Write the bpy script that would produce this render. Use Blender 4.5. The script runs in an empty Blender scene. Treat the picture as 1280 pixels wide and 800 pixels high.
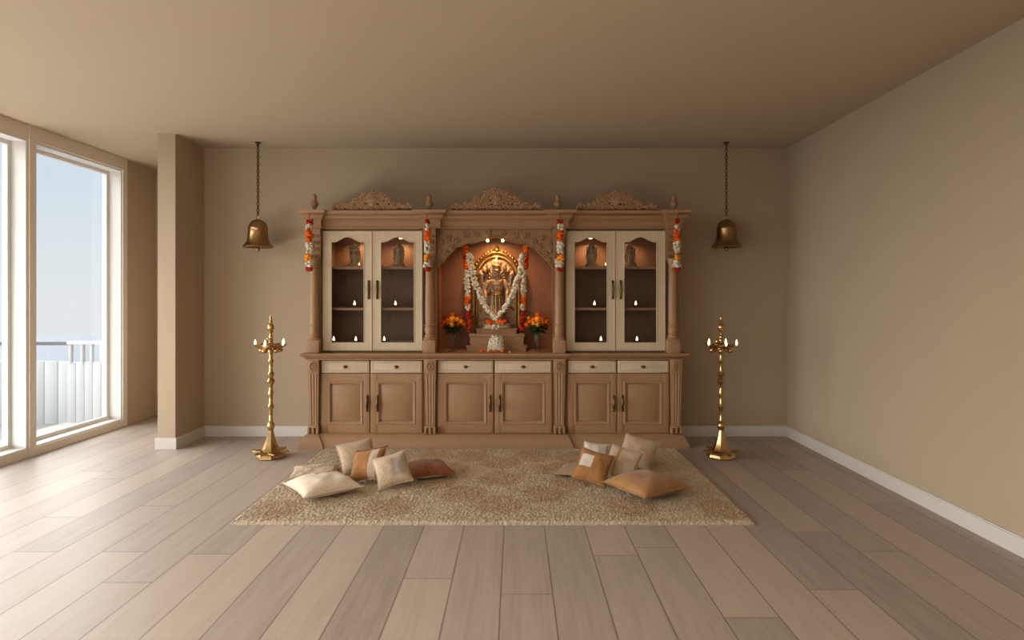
import bpy, bmesh, math, random
from mathutils import Vector, Matrix, noise

random.seed(7)
C = bpy.context.scene.collection
PI = math.pi
F, CZ, VX, VY = 785.0, 1.346, 644.0, 372.0      # focal length (px), eye height, vanishing point of a 1280x800 view


def X(px, Y): return (px - VX) / F * Y
def Z(py, Y): return CZ - (py - VY) / F * Y


# ------------------------------------------------------------------ materials
def srgb(r, g, b):
    def f(c):
        c /= 255.0
        return c / 12.92 if c <= 0.04045 else ((c + 0.055) / 1.055) ** 2.4
    return (f(r), f(g), f(b), 1.0)


class NT:
    def __init__(self, name):
        self.m = bpy.data.materials.new(name)
        self.m.use_nodes = True
        self.t = self.m.node_tree
        self.b = self.t.nodes['Principled BSDF']
        self.out = self.t.nodes['Material Output']

    def n(self, typ, **kw):
        nd = self.t.nodes.new(typ)
        for k, v in kw.items():
            if k == 'ins':
                for i, val in v.items():
                    if hasattr(val, 'is_output') or isinstance(val, bpy.types.NodeSocket):
                        self.t.links.new(val, nd.inputs[i])
                    else:
                        nd.inputs[i].default_value = val
            else:
                setattr(nd, k, v)
        return nd

    def link(self, a, b): self.t.links.new(a, b)

    def math(self, op, a, b=None, c=None):
        ins = {0: a}
        if b is not None: ins[1] = b
        if c is not None: ins[2] = c
        return self.n('ShaderNodeMath', operation=op, ins=ins).outputs[0]

    def mix(self, fac, a, b, blend='MIX'):
        nd = self.n('ShaderNodeMix', data_type='RGBA', blend_type=blend)
        for i, v in ((0, fac), (6, a), (7, b)):
            if isinstance(v, bpy.types.NodeSocket): self.link(v, nd.inputs[i])
            else: nd.inputs[i].default_value = v
        return nd.outputs[2]

    def noise(self, scale, detail=3, rough=0.5, vec=None, dims='3D'):
        nd = self.n('ShaderNodeTexNoise')
        nd.inputs['Scale'].default_value = scale
        nd.inputs['Detail'].default_value = detail
        nd.inputs['Roughness'].default_value = rough
        if vec is not None: self.link(vec, nd.inputs['Vector'])
        return nd.outputs['Fac']

    def ramp(self, fac, stops):
        nd = self.n('ShaderNodeValToRGB')
        el = nd.color_ramp.elements
        while len(el) < len(stops): el.new(0.5)
        for e, (p, c) in zip(el, stops):
            e.position = p; e.color = c
        self.link(fac, nd.inputs[0])
        return nd.outputs[0]

    def coords(self, kind='Object', scale=None):
        o = self.n('ShaderNodeTexCoord').outputs[kind]
        if scale:
            mp = self.n('ShaderNodeMapping')
            mp.inputs['Scale'].default_value = scale
            self.link(o, mp.inputs[0]); o = mp.outputs[0]
        return o

    def bump(self, h, strength=0.3, dist=0.01):
        nd = self.n('ShaderNodeBump')
        nd.inputs['Strength'].default_value = strength
        nd.inputs['Distance'].default_value = dist
        self.link(h, nd.inputs['Height']); self.link(nd.outputs[0], self.b.inputs['Normal'])

    def color(self, c):
        if isinstance(c, bpy.types.NodeSocket): self.link(c, self.b.inputs['Base Color'])
        else: self.b.inputs['Base Color'].default_value = c

    def set(self, **kw):
        for k, v in kw.items(): self.b.inputs[k.replace('_', ' ')].default_value = v


def paint_mat(name, rgb, var=0.06, rough=0.85, scale=3.0, spec=0.3):
    t = NT(name)
    f = t.noise(scale, 4, 0.6, t.coords())
    c = srgb(*rgb)
    d = tuple(x * (1 - var) for x in c[:3]) + (1,)
    l = tuple(min(1, x * (1 + var)) for x in c[:3]) + (1,)
    t.color(t.mix(f, d, l))
    fine = t.noise(220, 2, 0.5, t.coords())
    t.bump(fine, 0.05, 0.002)
    t.set(Roughness=rough, Specular_IOR_Level=spec)
    return t.m


def wood_mat(name, rgb, dark=0.75, rough=0.5, scale=(22, 22, 2.2), var=0.5):
    t = NT(name)
    v = t.coords('Object', scale)
    f = t.noise(2.2, 5, 0.62, v)
    c = srgb(*rgb)
    d = tuple(x * dark for x in c[:3]) + (1,)
    l = tuple(min(1, x * 1.12) for x in c[:3]) + (1,)
    t.color(t.ramp(f, [(0.25, d), (0.55, c), (0.8, l)]))
    t.bump(f, 0.06, 0.003)
    t.set(Roughness=rough, Specular_IOR_Level=0.35)
    return t.m


def metal_mat(name, rgb, rough=0.3, var=0.35, scale=30, metal=1.0):
    t = NT(name)
    f = t.noise(scale, 4, 0.6, t.coords())
    c = srgb(*rgb)
    d = tuple(x * (1 - var) for x in c[:3]) + (1,)
    t.color(t.mix(f, d, c))
    t.set(Metallic=metal, Roughness=rough)
    t.bump(t.noise(scale * 3, 3, 0.5, t.coords()), 0.12, 0.003)
    return t.m


def flower_mat(name, rgb, rgb2=None, scale=60):
    t = NT(name)
    f = t.noise(scale, 3, 0.6, t.coords())
    c = srgb(*rgb); d = srgb(*rgb2) if rgb2 else tuple(x * 0.5 for x in c[:3]) + (1,)
    t.color(t.ramp(f, [(0.35, d), (0.6, c)]))
    t.set(Roughness=0.8, Specular_IOR_Level=0.2)
    return t.m


def emit_mat(name, rgb, strength):
    t = NT(name)
    f = t.noise(25, 2, 0.5, t.coords())
    c = srgb(*rgb); d = tuple(x * 0.85 for x in c[:3]) + (1,)
    col = t.mix(f, d, c)
    t.link(col, t.b.inputs['Emission Color']); t.color(col)
    t.b.inputs['Emission Strength'].default_value = strength
    return t.m


def thin_glass(name, tint=(0.96, 0.97, 0.97, 1), refl=0.06):
    t = NT(name)
    tr = t.n('ShaderNodeBsdfTransparent'); tr.inputs[0].default_value = tint
    gl = t.n('ShaderNodeBsdfGlossy'); gl.inputs['Roughness'].default_value = 0.02
    lw = t.n('ShaderNodeLayerWeight'); lw.inputs[0].default_value = 0.25
    sm = t.noise(4, 2, 0.5, t.coords())
    fac = t.math('ADD', t.math('MULTIPLY', lw.outputs['Fresnel'], refl * 4), t.math('MULTIPLY', sm, refl * 0.4))
    mx = t.n('ShaderNodeMixShader')
    t.link(fac, mx.inputs[0]); t.link(tr.outputs[0], mx.inputs[1]); t.link(gl.outputs[0], mx.inputs[2])
    t.link(mx.outputs[0], t.out.inputs[0])
    return t.m


def floor_mat():
    t = NT('floor_planks')
    pos = t.coords('Object')
    s = t.n('ShaderNodeSeparateXYZ'); t.link(pos, s.inputs[0])
    W, L = 0.2357, 2.9
    u = t.math('DIVIDE', t.math('ADD', s.outputs[0], 0.536 + 40 * W), W)
    row = t.math('FLOOR', u)
    wn = t.n('ShaderNodeTexWhiteNoise', noise_dimensions='1D'); t.link(row, wn.inputs['W'])
    v = t.math('ADD', t.math('DIVIDE', t.math('ADD', s.outputs[1], 20.0), L), t.math('MULTIPLY', wn.outputs['Value'], 7.31))
    colm = t.math('FLOOR', v)
    cb = t.n('ShaderNodeCombineXYZ'); t.link(row, cb.inputs[0]); t.link(colm, cb.inputs[1])
    w2 = t.n('ShaderNodeTexWhiteNoise', noise_dimensions='2D'); t.link(cb.outputs[0], w2.inputs['Vector'])
    # grain, shifted per plank
    off = t.n('ShaderNodeVectorMath', operation='MULTIPLY_ADD')
    t.link(w2.outputs['Color'], off.inputs[0]); off.inputs[1].default_value = (17, 23, 5); t.link(pos, off.inputs[2])
    mp = t.n('ShaderNodeMapping'); mp.inputs['Scale'].default_value = (9, 0.9, 1); t.link(off.outputs[0], mp.inputs[0])
    g = t.noise(2.6, 6, 0.62, mp.outputs[0])
    wv = t.n('ShaderNodeTexWave', wave_type='BANDS', bands_direction='X')
    wv.inputs['Scale'].default_value = 1.1; wv.inputs['Distortion'].default_value = 7.0; wv.inputs['Detail'].default_value = 3
    wv.inputs['Detail Scale'].default_value = 0.7
    t.link(mp.outputs[0], wv.inputs[0])
    gg = t.math('ADD', t.math('MULTIPLY', g, 0.92), t.math('MULTIPLY', wv.outputs['Fac'], 0.08))
    base = t.ramp(w2.outputs['Value'], [(0.0, srgb(144, 129, 118)), (0.25, srgb(160, 145, 133)), (0.6, srgb(168, 152, 138)), (1.0, srgb(180, 163, 146))])
    col = t.mix(t.math('MULTIPLY', gg, 0.6), base, srgb(184, 169, 156), 'MIX')
    dk = t.ramp(gg, [(0.2, (0.82, 0.80, 0.78, 1)), (0.6, (1, 1, 1, 1))])
    col = t.mix(0.75, col, dk, 'MULTIPLY')
    fu = t.math('FRACT', u); fv = t.math('FRACT', v)
    eu = t.math('MULTIPLY', t.math('MINIMUM', fu, t.math('SUBTRACT', 1.0, fu)), W)
    ev = t.math('MULTIPLY', t.math('MINIMUM', fv, t.math('SUBTRACT', 1.0, fv)), L)
    e = t.math('MINIMUM', eu, ev)
    seam = t.n('ShaderNodeMapRange'); t.link(e, seam.inputs[0])
    seam.inputs[1].default_value = 0.0008; seam.inputs[2].default_value = 0.0045
    seam.inputs[3].default_value = 1.0; seam.inputs[4].default_value = 0.0
    col = t.mix(t.math('MULTIPLY', seam.outputs[0], 0.75), col, srgb(78, 62, 52))
    t.color(col)
    rg = t.n('ShaderNodeMapRange'); t.link(gg, rg.inputs[0]); rg.inputs[3].default_value = 0.4; rg.inputs[4].default_value = 0.5
    t.link(rg.outputs[0], t.b.inputs['Roughness'])
    t.set(Specular_IOR_Level=0.5)
    h = t.math('SUBTRACT', t.math('MULTIPLY', gg, 0.25), seam.outputs[0])
    t.bump(h, 0.25, 0.002)
    return t.m


M = {}
M['wall'] = paint_mat('wall_paint', (174, 156, 132), 0.03)
M['ceil'] = paint_mat('ceiling_paint', (178, 160, 136), 0.02)
M['floor'] = floor_mat()
M['base'] = paint_mat('baseboard_paint', (206, 200, 192), 0.03, 0.5)
M['frame'] = paint_mat('window_frame_paint', (214, 211, 206), 0.03, 0.4)
M['casing'] = paint_mat('window_casing_paint', (216, 206, 194), 0.03, 0.6)
M['glass'] = thin_glass('window_glass', (0.98, 0.985, 0.985, 1), 0.02)
M['cabglass'] = thin_glass('cabinet_glass', (0.93, 0.92, 0.9, 1), 0.045)
M['wood'] = wood_mat('carved_teak', (156, 120, 86), 0.9)
M['wood2'] = wood_mat('carved_teak_deep', (144, 109, 77), 0.86)
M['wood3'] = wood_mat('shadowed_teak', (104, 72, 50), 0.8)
M['inner'] = wood_mat('inner_panel_wood', (146, 98, 68), 0.75)
M['dark'] = wood_mat('cabinet_back_wood', (128, 98, 82), 0.75)
M['cream'] = wood_mat('cream_painted_wood', (200, 181, 152), 0.93, 0.5)
M['shelf'] = wood_mat('shelf_wood', (158, 122, 98), 0.85)
M['handle'] = metal_mat('aged_brass_handle', (120, 98, 66), 0.4)
M['brass'] = metal_mat('polished_brass', (204, 166, 114), 0.22)
M['bronze'] = metal_mat('aged_bronze', (176, 142, 98), 0.3)
M['chain'] = metal_mat('dark_brass_chain', (110, 88, 60), 0.45)
M['silver'] = metal_mat('tarnished_silver', (190, 172, 150), 0.5, 0.6, 45, 0.3)
M['gold'] = metal_mat('gilded_metal', (198, 148, 80), 0.45, 0.75, 40)
M['orange'] = flower_mat('orange_marigold', (240, 112, 22), (170, 48, 8))
M['yellow'] = flower_mat('yellow_marigold', (248, 168, 44), (214, 110, 20))
M['red'] = flower_mat('red_petals', (190, 52, 16), (104, 18, 8))
M['white'] = flower_mat('white_jasmine', (236, 226, 204), (150, 138, 112), 90)
M['leaf'] = flower_mat('green_leaves', (62, 92, 32), (24, 42, 12), 40)
M['flame'] = emit_mat('oil_flame', (255, 226, 170), 5.0)
M['bulb'] = emit_mat('warm_bulb', (255, 222, 160), 8.0)
M['clay'] = paint_mat('clay_lamp', (120, 62, 36), 0.2)
M['sea'] = paint_mat('hazy_sea', (76, 90, 104), 0.05, 0.6, 0.05)
M['rail'] = paint_mat('white_railing_paint', (192, 194, 197), 0.02, 0.5)
M['railgrey'] = paint_mat('grey_railing_paint', (116, 120, 124), 0.03, 0.5)
M['deck'] = paint_mat('pale_deck', (206, 202, 194), 0.05)
M['deckgrey'] = paint_mat('grey_terrace', (160, 158, 154), 0.05)


def idol_mat():
    t = NT('painted_idol_metal')
    f = t.noise(24, 4, 0.65, t.coords())
    c = t.ramp(f, [(0.30, srgb(40, 34, 42)), (0.41, srgb(120, 74, 46)), (0.49, srgb(196, 150, 92)), (0.57, srgb(176, 160, 146)), (0.66, srgb(84, 84, 104)), (0.75, srgb(150, 84, 50))])
    t.color(c); t.set(Metallic=0.15, Roughness=0.5)
    t.bump(f, 0.5, 0.01)
    return t.m


M['idol'] = idol_mat()


def streak_mat():
    t = NT('idol_figure_paint')
    f = t.noise(20, 4, 0.65, t.coords('Object', (2.6, 1.2, 0.55)))
    t.color(t.ramp(f, [(0.30, srgb(58, 44, 42)), (0.42, srgb(150, 126, 108)), (0.50, srgb(206, 178, 140)), (0.57, srgb(128, 84, 52)), (0.66, srgb(186, 170, 156)), (0.78, srgb(82, 74, 84))]))
    t.set(Metallic=0.2, Roughness=0.5); t.bump(f, 0.6, 0.012)
    return t.m


M['figure'] = streak_mat()


# ------------------------------------------------------------------ mesh builder
class MB:
    def __init__(self):
        self.v = []; self.f = []

    def add(self, vs, fs):
        o = len(self.v)
        self.v += [tuple(p) for p in vs]
        self.f += [tuple(i + o for i in q) for q in fs]
        return self

    def box(self, x0, x1, y0, y1, z0, z1):
        return self.add([(x0, y0, z0), (x1, y0, z0), (x1, y1, z0), (x0, y1, z0), (x0, y0, z1), (x1, y0, z1), (x1, y1, z1), (x0, y1, z1)],
                        [(3, 2, 1, 0), (4, 5, 6, 7), (0, 1, 5, 4), (1, 2, 6, 5), (2, 3, 7, 6), (3, 0, 4, 7)])

    def bbox(self, x0, x1, y0, y1, z0, z1, b=0.004):
        """box with chamfered edges"""
        bm = bmesh.new()
        vs = [bm.verts.new(p) for p in [(x0, y0, z0), (x1, y0, z0), (x1, y1, z0), (x0, y1, z0), (x0, y0, z1), (x1, y0, z1), (x1, y1, z1), (x0, y1, z1)]]
        for q in [(3, 2, 1, 0), (4, 5, 6, 7), (0, 1, 5, 4), (1, 2, 6, 5), (2, 3, 7, 6), (3, 0, 4, 7)]: bm.faces.new([vs[i] for i in q])
        bmesh.ops.bevel(bm, geom=list(bm.edges), offset=b, segments=2, affect='EDGES', profile=0.5)
        bm.verts.index_update()
        self.add([v.co[:] for v in bm.verts], [[v.index for v in f.verts] for f in bm.faces])
        bm.free(); return self

    def stack(self, x0, x1, yf, yb, prof, sx=1.0, sy=1.0, left=1, right=1):
        """rectangular plan swept up a moulding profile [(overhang, z)]"""
        vs = []; fs = []
        for o, z in prof:
            vs += [(x0 - o * sx * left, yf - o * sy, z), (x1 + o * sx * right, yf - o * sy, z), (x1 + o * sx * right, yb, z), (x0 - o * sx * left, yb, z)]
        n = len(prof)
        for k in range(n - 1):
            a = 4 * k; b = a + 4
            for i in range(4):
                j = (i + 1) % 4
                fs.append((a + i, a + j, b + j, b + i))
        fs.append((3, 2, 1, 0)); t = 4 * (n - 1); fs.append((t, t + 1, t + 2, t + 3))
        return self.add(vs, fs)

    def lathe(self, cx, cy, prof, seg=24, cz=0.0, squash=1.0, rot=0.0):
        vs = []; fs = []
        for r, z in prof:
            for i in range(seg):
                a = 2 * PI * i / seg + rot
                vs.append((cx + r * math.cos(a), cy + r * math.sin(a) * squash, cz + z))
        n = len(prof)
        for k in range(n - 1):
            for i in range(seg):
                j = (i + 1) % seg
                fs.append((k * seg + i, k * seg + j, (k + 1) * seg + j, (k + 1) * seg + i))
        if prof[0][0] > 1e-6: fs.append(tuple(reversed(range(seg))))
        if prof[-1][0] > 1e-6: fs.append(tuple((n - 1) * seg + i for i in range(seg)))
        return self.add(vs, fs)

    def tube(self, pts, rad, seg=8, closed=False):
        pts = [Vector(p) for p in pts]; n = len(pts)
        rs = rad if isinstance(rad, (list, tuple)) else [rad] * n
        vs = []; fs = []
        ref = None
        for k, p in enumerate(pts):
            if closed: d = pts[(k + 1) % n] - pts[k - 1]
            else: d = pts[min(k + 1, n - 1)] - pts[max(k - 1, 0)]
            d.normalize()
            if ref is None:
                ref = Vector((0, 1, 0)) if abs(d.y) < 0.9 else Vector((1, 0, 0))
            a = (ref - d * ref.dot(d)).normalized(); b = d.cross(a); ref = a
            for i in range(seg):
                t = 2 * PI * i / seg
                vs.append(p + (a * math.cos(t) + b * math.sin(t)) * rs[k])
        for k in range(n if closed else n - 1):
            k2 = (k + 1) % n
            for i in range(seg):
                j = (i + 1) % seg
                fs.append((k * seg + i, k2 * seg + i, k2 * seg + j, k * seg + j))
        if not closed:
            fs.append(tuple(range(seg))); fs.append(tuple((n - 1) * seg + i for i in reversed(range(seg))))
        return self.add(vs, fs)

    def ell(self, c, r, seg=12, rings=8, ruffle=0.0, rng=None):
        cx, cy, cz = c
        rx, ry, rz = (r, r, r) if not isinstance(r, (tuple, list)) else r
        vs = [(cx, cy, cz - rz)]; fs = []
        for k in range(1, rings):
            ph = -PI / 2 + PI * k / rings
            for i in range(seg):
                a = 2 * PI * (i + 0.5 * (k % 2)) / seg
                s = 1.0
                if ruffle: s = 1 + ruffle * (1 if (i + k) % 2 else -1) + (rng or random).uniform(-ruffle, ruffle) * 0.6
                vs.append((cx + rx * s * math.cos(ph) * math.cos(a), cy + ry * s * math.cos(ph) * math.sin(a), cz + rz * s * math.sin(ph)))
        vs.append((cx, cy, cz + rz)); top = len(vs) - 1
        for i in range(seg):
            j = (i + 1) % seg
            fs.append((0, 1 + j, 1 + i))
            for k in range(rings - 2):
                a = 1 + k * seg; b = a + seg
                fs.append((a + i, a + j, b + j, b + i))
            a = 1 + (rings - 2) * seg
            fs.append((a + i, a + j, top))
        return self.add(vs, fs)

    def curtain(self, xs, zl, zh, y0, y1):
        """solid between two curves over x, extruded from y0 (front) to y1"""
        n = len(xs); vs = []; fs = []
        for x in xs:
            a, b = zl(x), zh(x)
            vs += [(x, y0, a), (x, y0, b), (x, y1, a), (x, y1, b)]
        for k in range(n - 1):
            p = 4 * k; q = p + 4
            fs += [(p, q, q + 1, p + 1), (p + 2, p + 3, q + 3, q + 2), (p, p + 2, q + 2, q), (p + 1, q + 1, q + 3, p + 3)]
        fs += [(0, 1, 3, 2), (4 * n - 4, 4 * n - 2, 4 * n - 1, 4 * n - 3)]
        return self.add(vs, fs)

    def frame(self, x0, x1, z0, z1, w, d, y):
        """mitred raised moulding round a rectangle in the XZ plane, ridge towards -y"""
        def rect(i, yy): return [(x0 + i, yy, z0 + i), (x1 - i, yy, z0 + i), (x1 - i, yy, z1 - i), (x0 + i, yy, z1 - i)]
        rings = [rect(0, y), rect(w * 0.25, y - d), rect(w * 0.6, y - d * 0.7), rect(w, y + d * 0.3)]
        vs = [p for r in rings for p in r]; fs = []
        for k in range(3):
            for i in range(4):
                j = (i + 1) % 4
                fs.append((4 * k + i, 4 * k + j, 4 * k + 4 + j, 4 * k + 4 + i))
        return self.add(vs, fs)

    def build(self, name, mat, parent=None, smooth=True, angle=38, origin=None):
        me = bpy.data.meshes.new(name)
        if origin is None:
            lo = [min(p[i] for p in self.v) for i in range(3)]; hi = [max(p[i] for p in self.v) for i in range(3)]
            origin = ((lo[0] + hi[0]) / 2, (lo[1] + hi[1]) / 2, lo[2])
        me.from_pydata([(p[0] - origin[0], p[1] - origin[1], p[2] - origin[2]) for p in self.v], [], self.f)
        bm = bmesh.new(); bm.from_mesh(me); bmesh.ops.recalc_face_normals(bm, faces=bm.faces[:]); bm.to_mesh(me); bm.free()
        if smooth:
            me.shade_smooth(); me.set_sharp_from_angle(angle=math.radians(angle))
        if mat: me.materials.append(mat)
        o = bpy.data.objects.new(name, me); C.objects.link(o)
        wo = Vector(origin)
        o['_w'] = list(wo)
        if parent is not None:
            o.parent = parent
            o.location = wo - Vector(parent['_w'])
        else:
            o.location = wo
        return o


def thing(name, label, cat, loc, group=None):
    o = bpy.data.objects.new(name, None); C.objects.link(o)
    o.empty_display_size = 0.1
    o.location = loc; o['_w'] = list(loc); o['label'] = label; o['category'] = cat
    if group: o['group'] = group
    return o


def tag(o, label, cat, group=None):
    o['label'] = label; o['category'] = cat
    if group: o['group'] = group
    return o


def struct(o):
    o['kind'] = 'structure'; return o


def copy_tree(o, parent=None):
    c = o.copy(); C.objects.link(c)
    if parent is not None: c.parent = parent
    for ch in list(o.children): copy_tree(ch, c)
    return c


# ------------------------------------------------------------------ room shell
CE = 2.80
XR, YB, XL, YR, YN = 2.642, 6.10, -4.10, 7.15, -2.0
SX0, SX1, SY = -3.177, -3.02, 5.58
struct(MB().box(XL - 0.25, XR + 0.2, YN - 0.2, YR + 0.2, -0.12, 0).build('floor', M['floor'], origin=(0, 0, 0)))
struct(MB().box(XL - 0.25, XR + 0.2, YN - 0.2, YR + 0.2, CE, CE + 0.15).build('ceiling', M['ceil']))
struct(MB().box(SX1, XR, YB, YB + 0.15, 0, CE).build('wall_back', M['wall']))
struct(MB().box(XR, XR + 0.15, YN, YB + 0.15, 0, CE).build('wall_right', M['wall']))
struct(MB().box(SX0, SX1, SY, YR, 0, CE).build('wall_partition', M['wall']))
struct(MB().box(XL - 0.2, SX0, YR, YR + 0.15, 0, CE).build('wall_recess', M['wall']))
struct(MB().box(XL - 0.2, XR + 0.15, YN - 0.15, YN, 0, CE).build('wall_near', M['wall']))
WY0, WY1, WN = -1.36, 6.62, 6
WW = (WY1 - WY0) / WN
struct(MB().box(XL - 0.2, XL, WY1, YR, 0, CE).box(XL - 0.2, XL, YN, WY0, 0, CE).build('wall_left', M['wall']))
# baseboards
BH, BT = 0.10, 0.016
def bprof(h): return [(0, 0), (0, h - 0.012), (-0.006, h - 0.004), (-0.010, h)]
struct(MB().stack(SX1, XR, YB - BT, YB, bprof(BH), 0, 1).build('baseboard_back', M['base']))
struct(MB().box(XR - BT, XR, YN, YB - BT, 0, BH - 0.008).box(XR - BT + 0.006, XR, YN, YB - BT, BH - 0.008, BH).build('baseboard_right', M['base']))
struct(MB().box(SX0 - BT, SX1 + BT, SY - BT, SY, 0, BH).box(SX1, SX1 + BT, SY, YB - BT, 0, BH).build('baseboard_partition', M['base']))

# windows: casing flush with the wall, deep white jamb, slim sash, pane
for k in range(WN):
    y0 = WY1 - (k + 1) * WW; y1 = y0 + WW
    root = bpy.data.objects.new('window_%d' % (k + 1), None); C.objects.link(root)
    root.location = (XL, (y0 + y1) / 2, 0); root['_w'] = list(root.location); struct(root)
    st = 0.072
    m = MB()
    m.box(XL - 0.09, XL + (0.0 if k else 0.012), y0, y1, 2.678, CE)
    m.box(XL - 0.09, XL + (0.0 if k else 0.012), y0, y1, 0.0, 0.07)
    m.box(XL - 0.09, XL + (0.0 if k else 0.012), y0, y0 + st, 0.07, 2.678)
    m.box(XL - 0.09, XL + (0.0 if k else 0.012), y1 - st * (1 if k == 0 else 0.15), y1, 0.07, 2.678)
    struct(m.build('window_casing', M['casing'], root, False))
    y0i, y1i = y0 + st, y1 - st * (1 if k == 0 else 0.15)
    m = MB()   # deep jamb lining
    d0, d1 = XL - 0.20, XL - 0.004
    m.box(d0, d1, y0i - 0.001, y0i + 0.012, 0.07, 2.678).box(d0, d1, y1i - 0.012, y1i + 0.001, 0.07, 2.678)
    m.box(d0, d1, y0i + 0.012, y1i - 0.012, 2.66, 2.679).box(d0, d1, y0i + 0.012, y1i - 0.012, 0.069, 0.082)
    struct(m.build('window_jamb', M['frame'], root, False))
    m = MB()
    sx0, sx1 = XL - 0.175, XL - 0.13
    a, b = y0i + 0.012, y1i - 0.012
    w = 0.035
    m.box(sx0, sx1, a, a + w, 0.082, 2.66).box(sx0, sx1, b - w, b, 0.082, 2.66)
    m.box(sx0, sx1, a + w, b - w, 2.66 - w, 2.66).box(sx0, sx1, a + w, b - w, 0.082, 0.082 + w)
    struct(m.build('window_sash', M['frame'], root, False))
    struct(MB().box(XL - 0.155, XL - 0.149, a + w - 0.003, b - w + 0.003, 0.082 + w - 0.003, 2.66 - w + 0.003).build('window_pane', M['glass'], root, False))

# terrace outside
struct(MB().box(-4.93, XL - 0.26, -3, 7.6, -0.14, -0.02).build('terrace_deck', M['deck']))
struct(MB().box(-12, -4.93, -3, 7.6, -0.18, -0.05).build('terrace_ground', M['deckgrey']))
struct(MB().add([(-400, -300, -5), (60, -300, -5), (60, 102, -5), (-400, 102, -5)], [(0, 1, 2, 3)]).build('sea', M['sea'], None, False))
RY = 6.9
rt = thing('terrace_railing', 'white board balustrade with posts and top rail, outside beside the window', 'railing', (-4.6, RY, -0.02))
m = MB(); m.bbox(-4.91, -4.36, RY - 0.03, RY + 0.03, 0.83, 0.868); m.build('top_rail', M['rail'], rt)
for x in (-4.88, -4.75, -4.65, -4.54, -4.43):
    MB().bbox(x - 0.014, x + 0.014, RY - 0.02, RY + 0.02, 0.62, 0.832).build('post', M['rail'], rt)
m = MB()
for i in range(6): m.bbox(-4.91 + i * 0.0925, -4.91 + (i + 1) * 0.0925 - 0.003, RY - 0.015, RY + 0.015, -0.02, 0.64)
m.build('board_panel', M['rail'], rt)
rt = thing('terrace_railing', 'greyer balustrade farther left on the grey terrace, past the white one', 'railing', (-7, RY + 0.05, -0.05))
m = MB(); m.bbox(-9.5, -4.92, RY + 0.02, RY + 0.08, 0.82, 0.86); m.build('top_rail', M['railgrey'], rt)
m = MB()
for i in range(31): m.bbox(-9.55 + i * 0.15, -9.55 + i * 0.15 + 0.144, RY + 0.035, RY + 0.065, -0.05, 0.64)
m.build('board_panel', M['rail'], rt)
for i in range(4): MB().bbox(-9.4 + i * 1.1, -9.34 + i * 1.1, RY + 0.03, RY + 0.07, 0.62, 0.825).build('post', M['railgrey'], rt)

# ------------------------------------------------------------------ prayer cabinet
CX = -0.182
cab = thing('prayer_cabinet', 'large carved wooden prayer cabinet with cream glass doors and central shrine niche', 'cabinet', (CX, 5.85, 0))
YP, YD, YBK = 5.62, 5.66, 6.088
PIL = [(384, 398.5), (530, 545), (692, 707), (838.5, 853)]
PILX = [(X(a, YP), X(b, YP)) for a, b in PIL]
XA, XZ_ = PILX[0][0], PILX[3][1]
# base case behind the doors
MB().box(XA + 0.005, XZ_ - 0.005, YD + 0.022, YBK, 0.126, 0.795).build('base_case', M['wood2'], cab)
# plinth
pp = [(0.062, 0), (0.056, 0.03), (0.03, 0.085), (0.012, 0.106), (0.014, 0.108), (0.014, 0.116), (0.0, 0.1265)]
m = MB()
m.stack(XA - 0.004, X(398, YP), 5.612, YBK, pp, 1, 1)
m.stack(X(399, YP), X(708, YP), 5.628, YBK, pp, 1, 1, 0, 1)
m.stack(X(706, YP), XZ_, 5.655, YBK, pp, 1, 1, 0, 1)
m.build('plinth', M['wood'], cab)
# worktop
cp = [(0.0, 0.785), (0.012, 0.789), (0.012, 0.797), (0.03, 0.812), (0.036, 0.815), (0.036, 0.822), (0.052, 0.828), (0.056, 0.838), (0.05, 0.848)]
m = MB()
m.stack(XA + 0.004, X(706, YP), 5.625, YBK, cp, 1, 1)
m.stack(X(700, YP), XZ_, 5.645, YBK, cp, 1, 1, 0, 1)
m.build('worktop', M['wood'], cab)
# pilasters of the base
for (x0, x1) in PILX:
    cxx = (x0 + x1) / 2; hw = (x1 - x0) / 2
    m = MB()
    yb = YD + 0.03
    m.bbox(x0, x1, YP - 0.004, yb, 0.672, 0.79, 0.003)
    def tp(z): return hw * (0.74 + 0.2 * (z - 0.19) / 0.48)
    vs = []
    for z in (0.19, 0.672):
        h = tp(z); f = YP + (0.022 if z < 0.3 else 0.004)
        vs += [(cxx - h, f, z), (cxx + h, f, z), (cxx + h, yb, z), (cxx - h, yb, z)]
    m.add(vs, [(3, 2, 1, 0), (4, 5, 6, 7), (0, 1, 5, 4), (1, 2, 6, 5), (2, 3, 7, 6), (3, 0, 4, 7)])
    for i in range(-1, 2):     # flutes
        m.tube([(cxx + i * hw * 0.42, YP + 0.024, 0.205), (cxx + i * hw * 0.5, YP + 0.005, 0.66)], 0.007, 6)
    m.bbox(cxx - hw * 0.92, cxx + hw * 0.92, YP - 0.002, yb, 0.178, 0.196, 0.003)
    m.bbox(cxx - hw * 0.95, cxx - hw * 0.55, YP - 0.008, yb, 0.126, 0.18, 0.003)
    m.bbox(cxx + hw * 0.55, cxx + hw * 0.95, YP - 0.008, yb, 0.126, 0.18, 0.003)
    m.bbox(cxx - hw * 0.2, cxx + hw * 0.2, YP - 0.008, yb, 0.126, 0.18, 0.003)
    m.box(cxx - hw * 0.9, cxx + hw * 0.9, YP + 0.02, yb, 0.126, 0.18)
    pi = m.build('pilaster', M['wood'], cab)
    m = MB()
    m.tube([(cxx + hw * 0.52 * math.cos(t * PI / 10), YP - 0.006, 0.731 + 0.036 * math.sin(t * PI / 10)) for t in range(20)], 0.006, 6, True)
    m.ell((cxx, YP - 0.004, 0.731), (0.012, 0.008, 0.018), 10, 6)
    for t in range(6):
        a = t * PI / 3
        m.ell((cxx + 0.016 * math.cos(a), YP - 0.004, 0.731 + 0.02 * math.sin(a)), (0.008, 0.006, 0.009), 8, 5)
    m.build('rosette', M['wood2'], pi)


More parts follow.
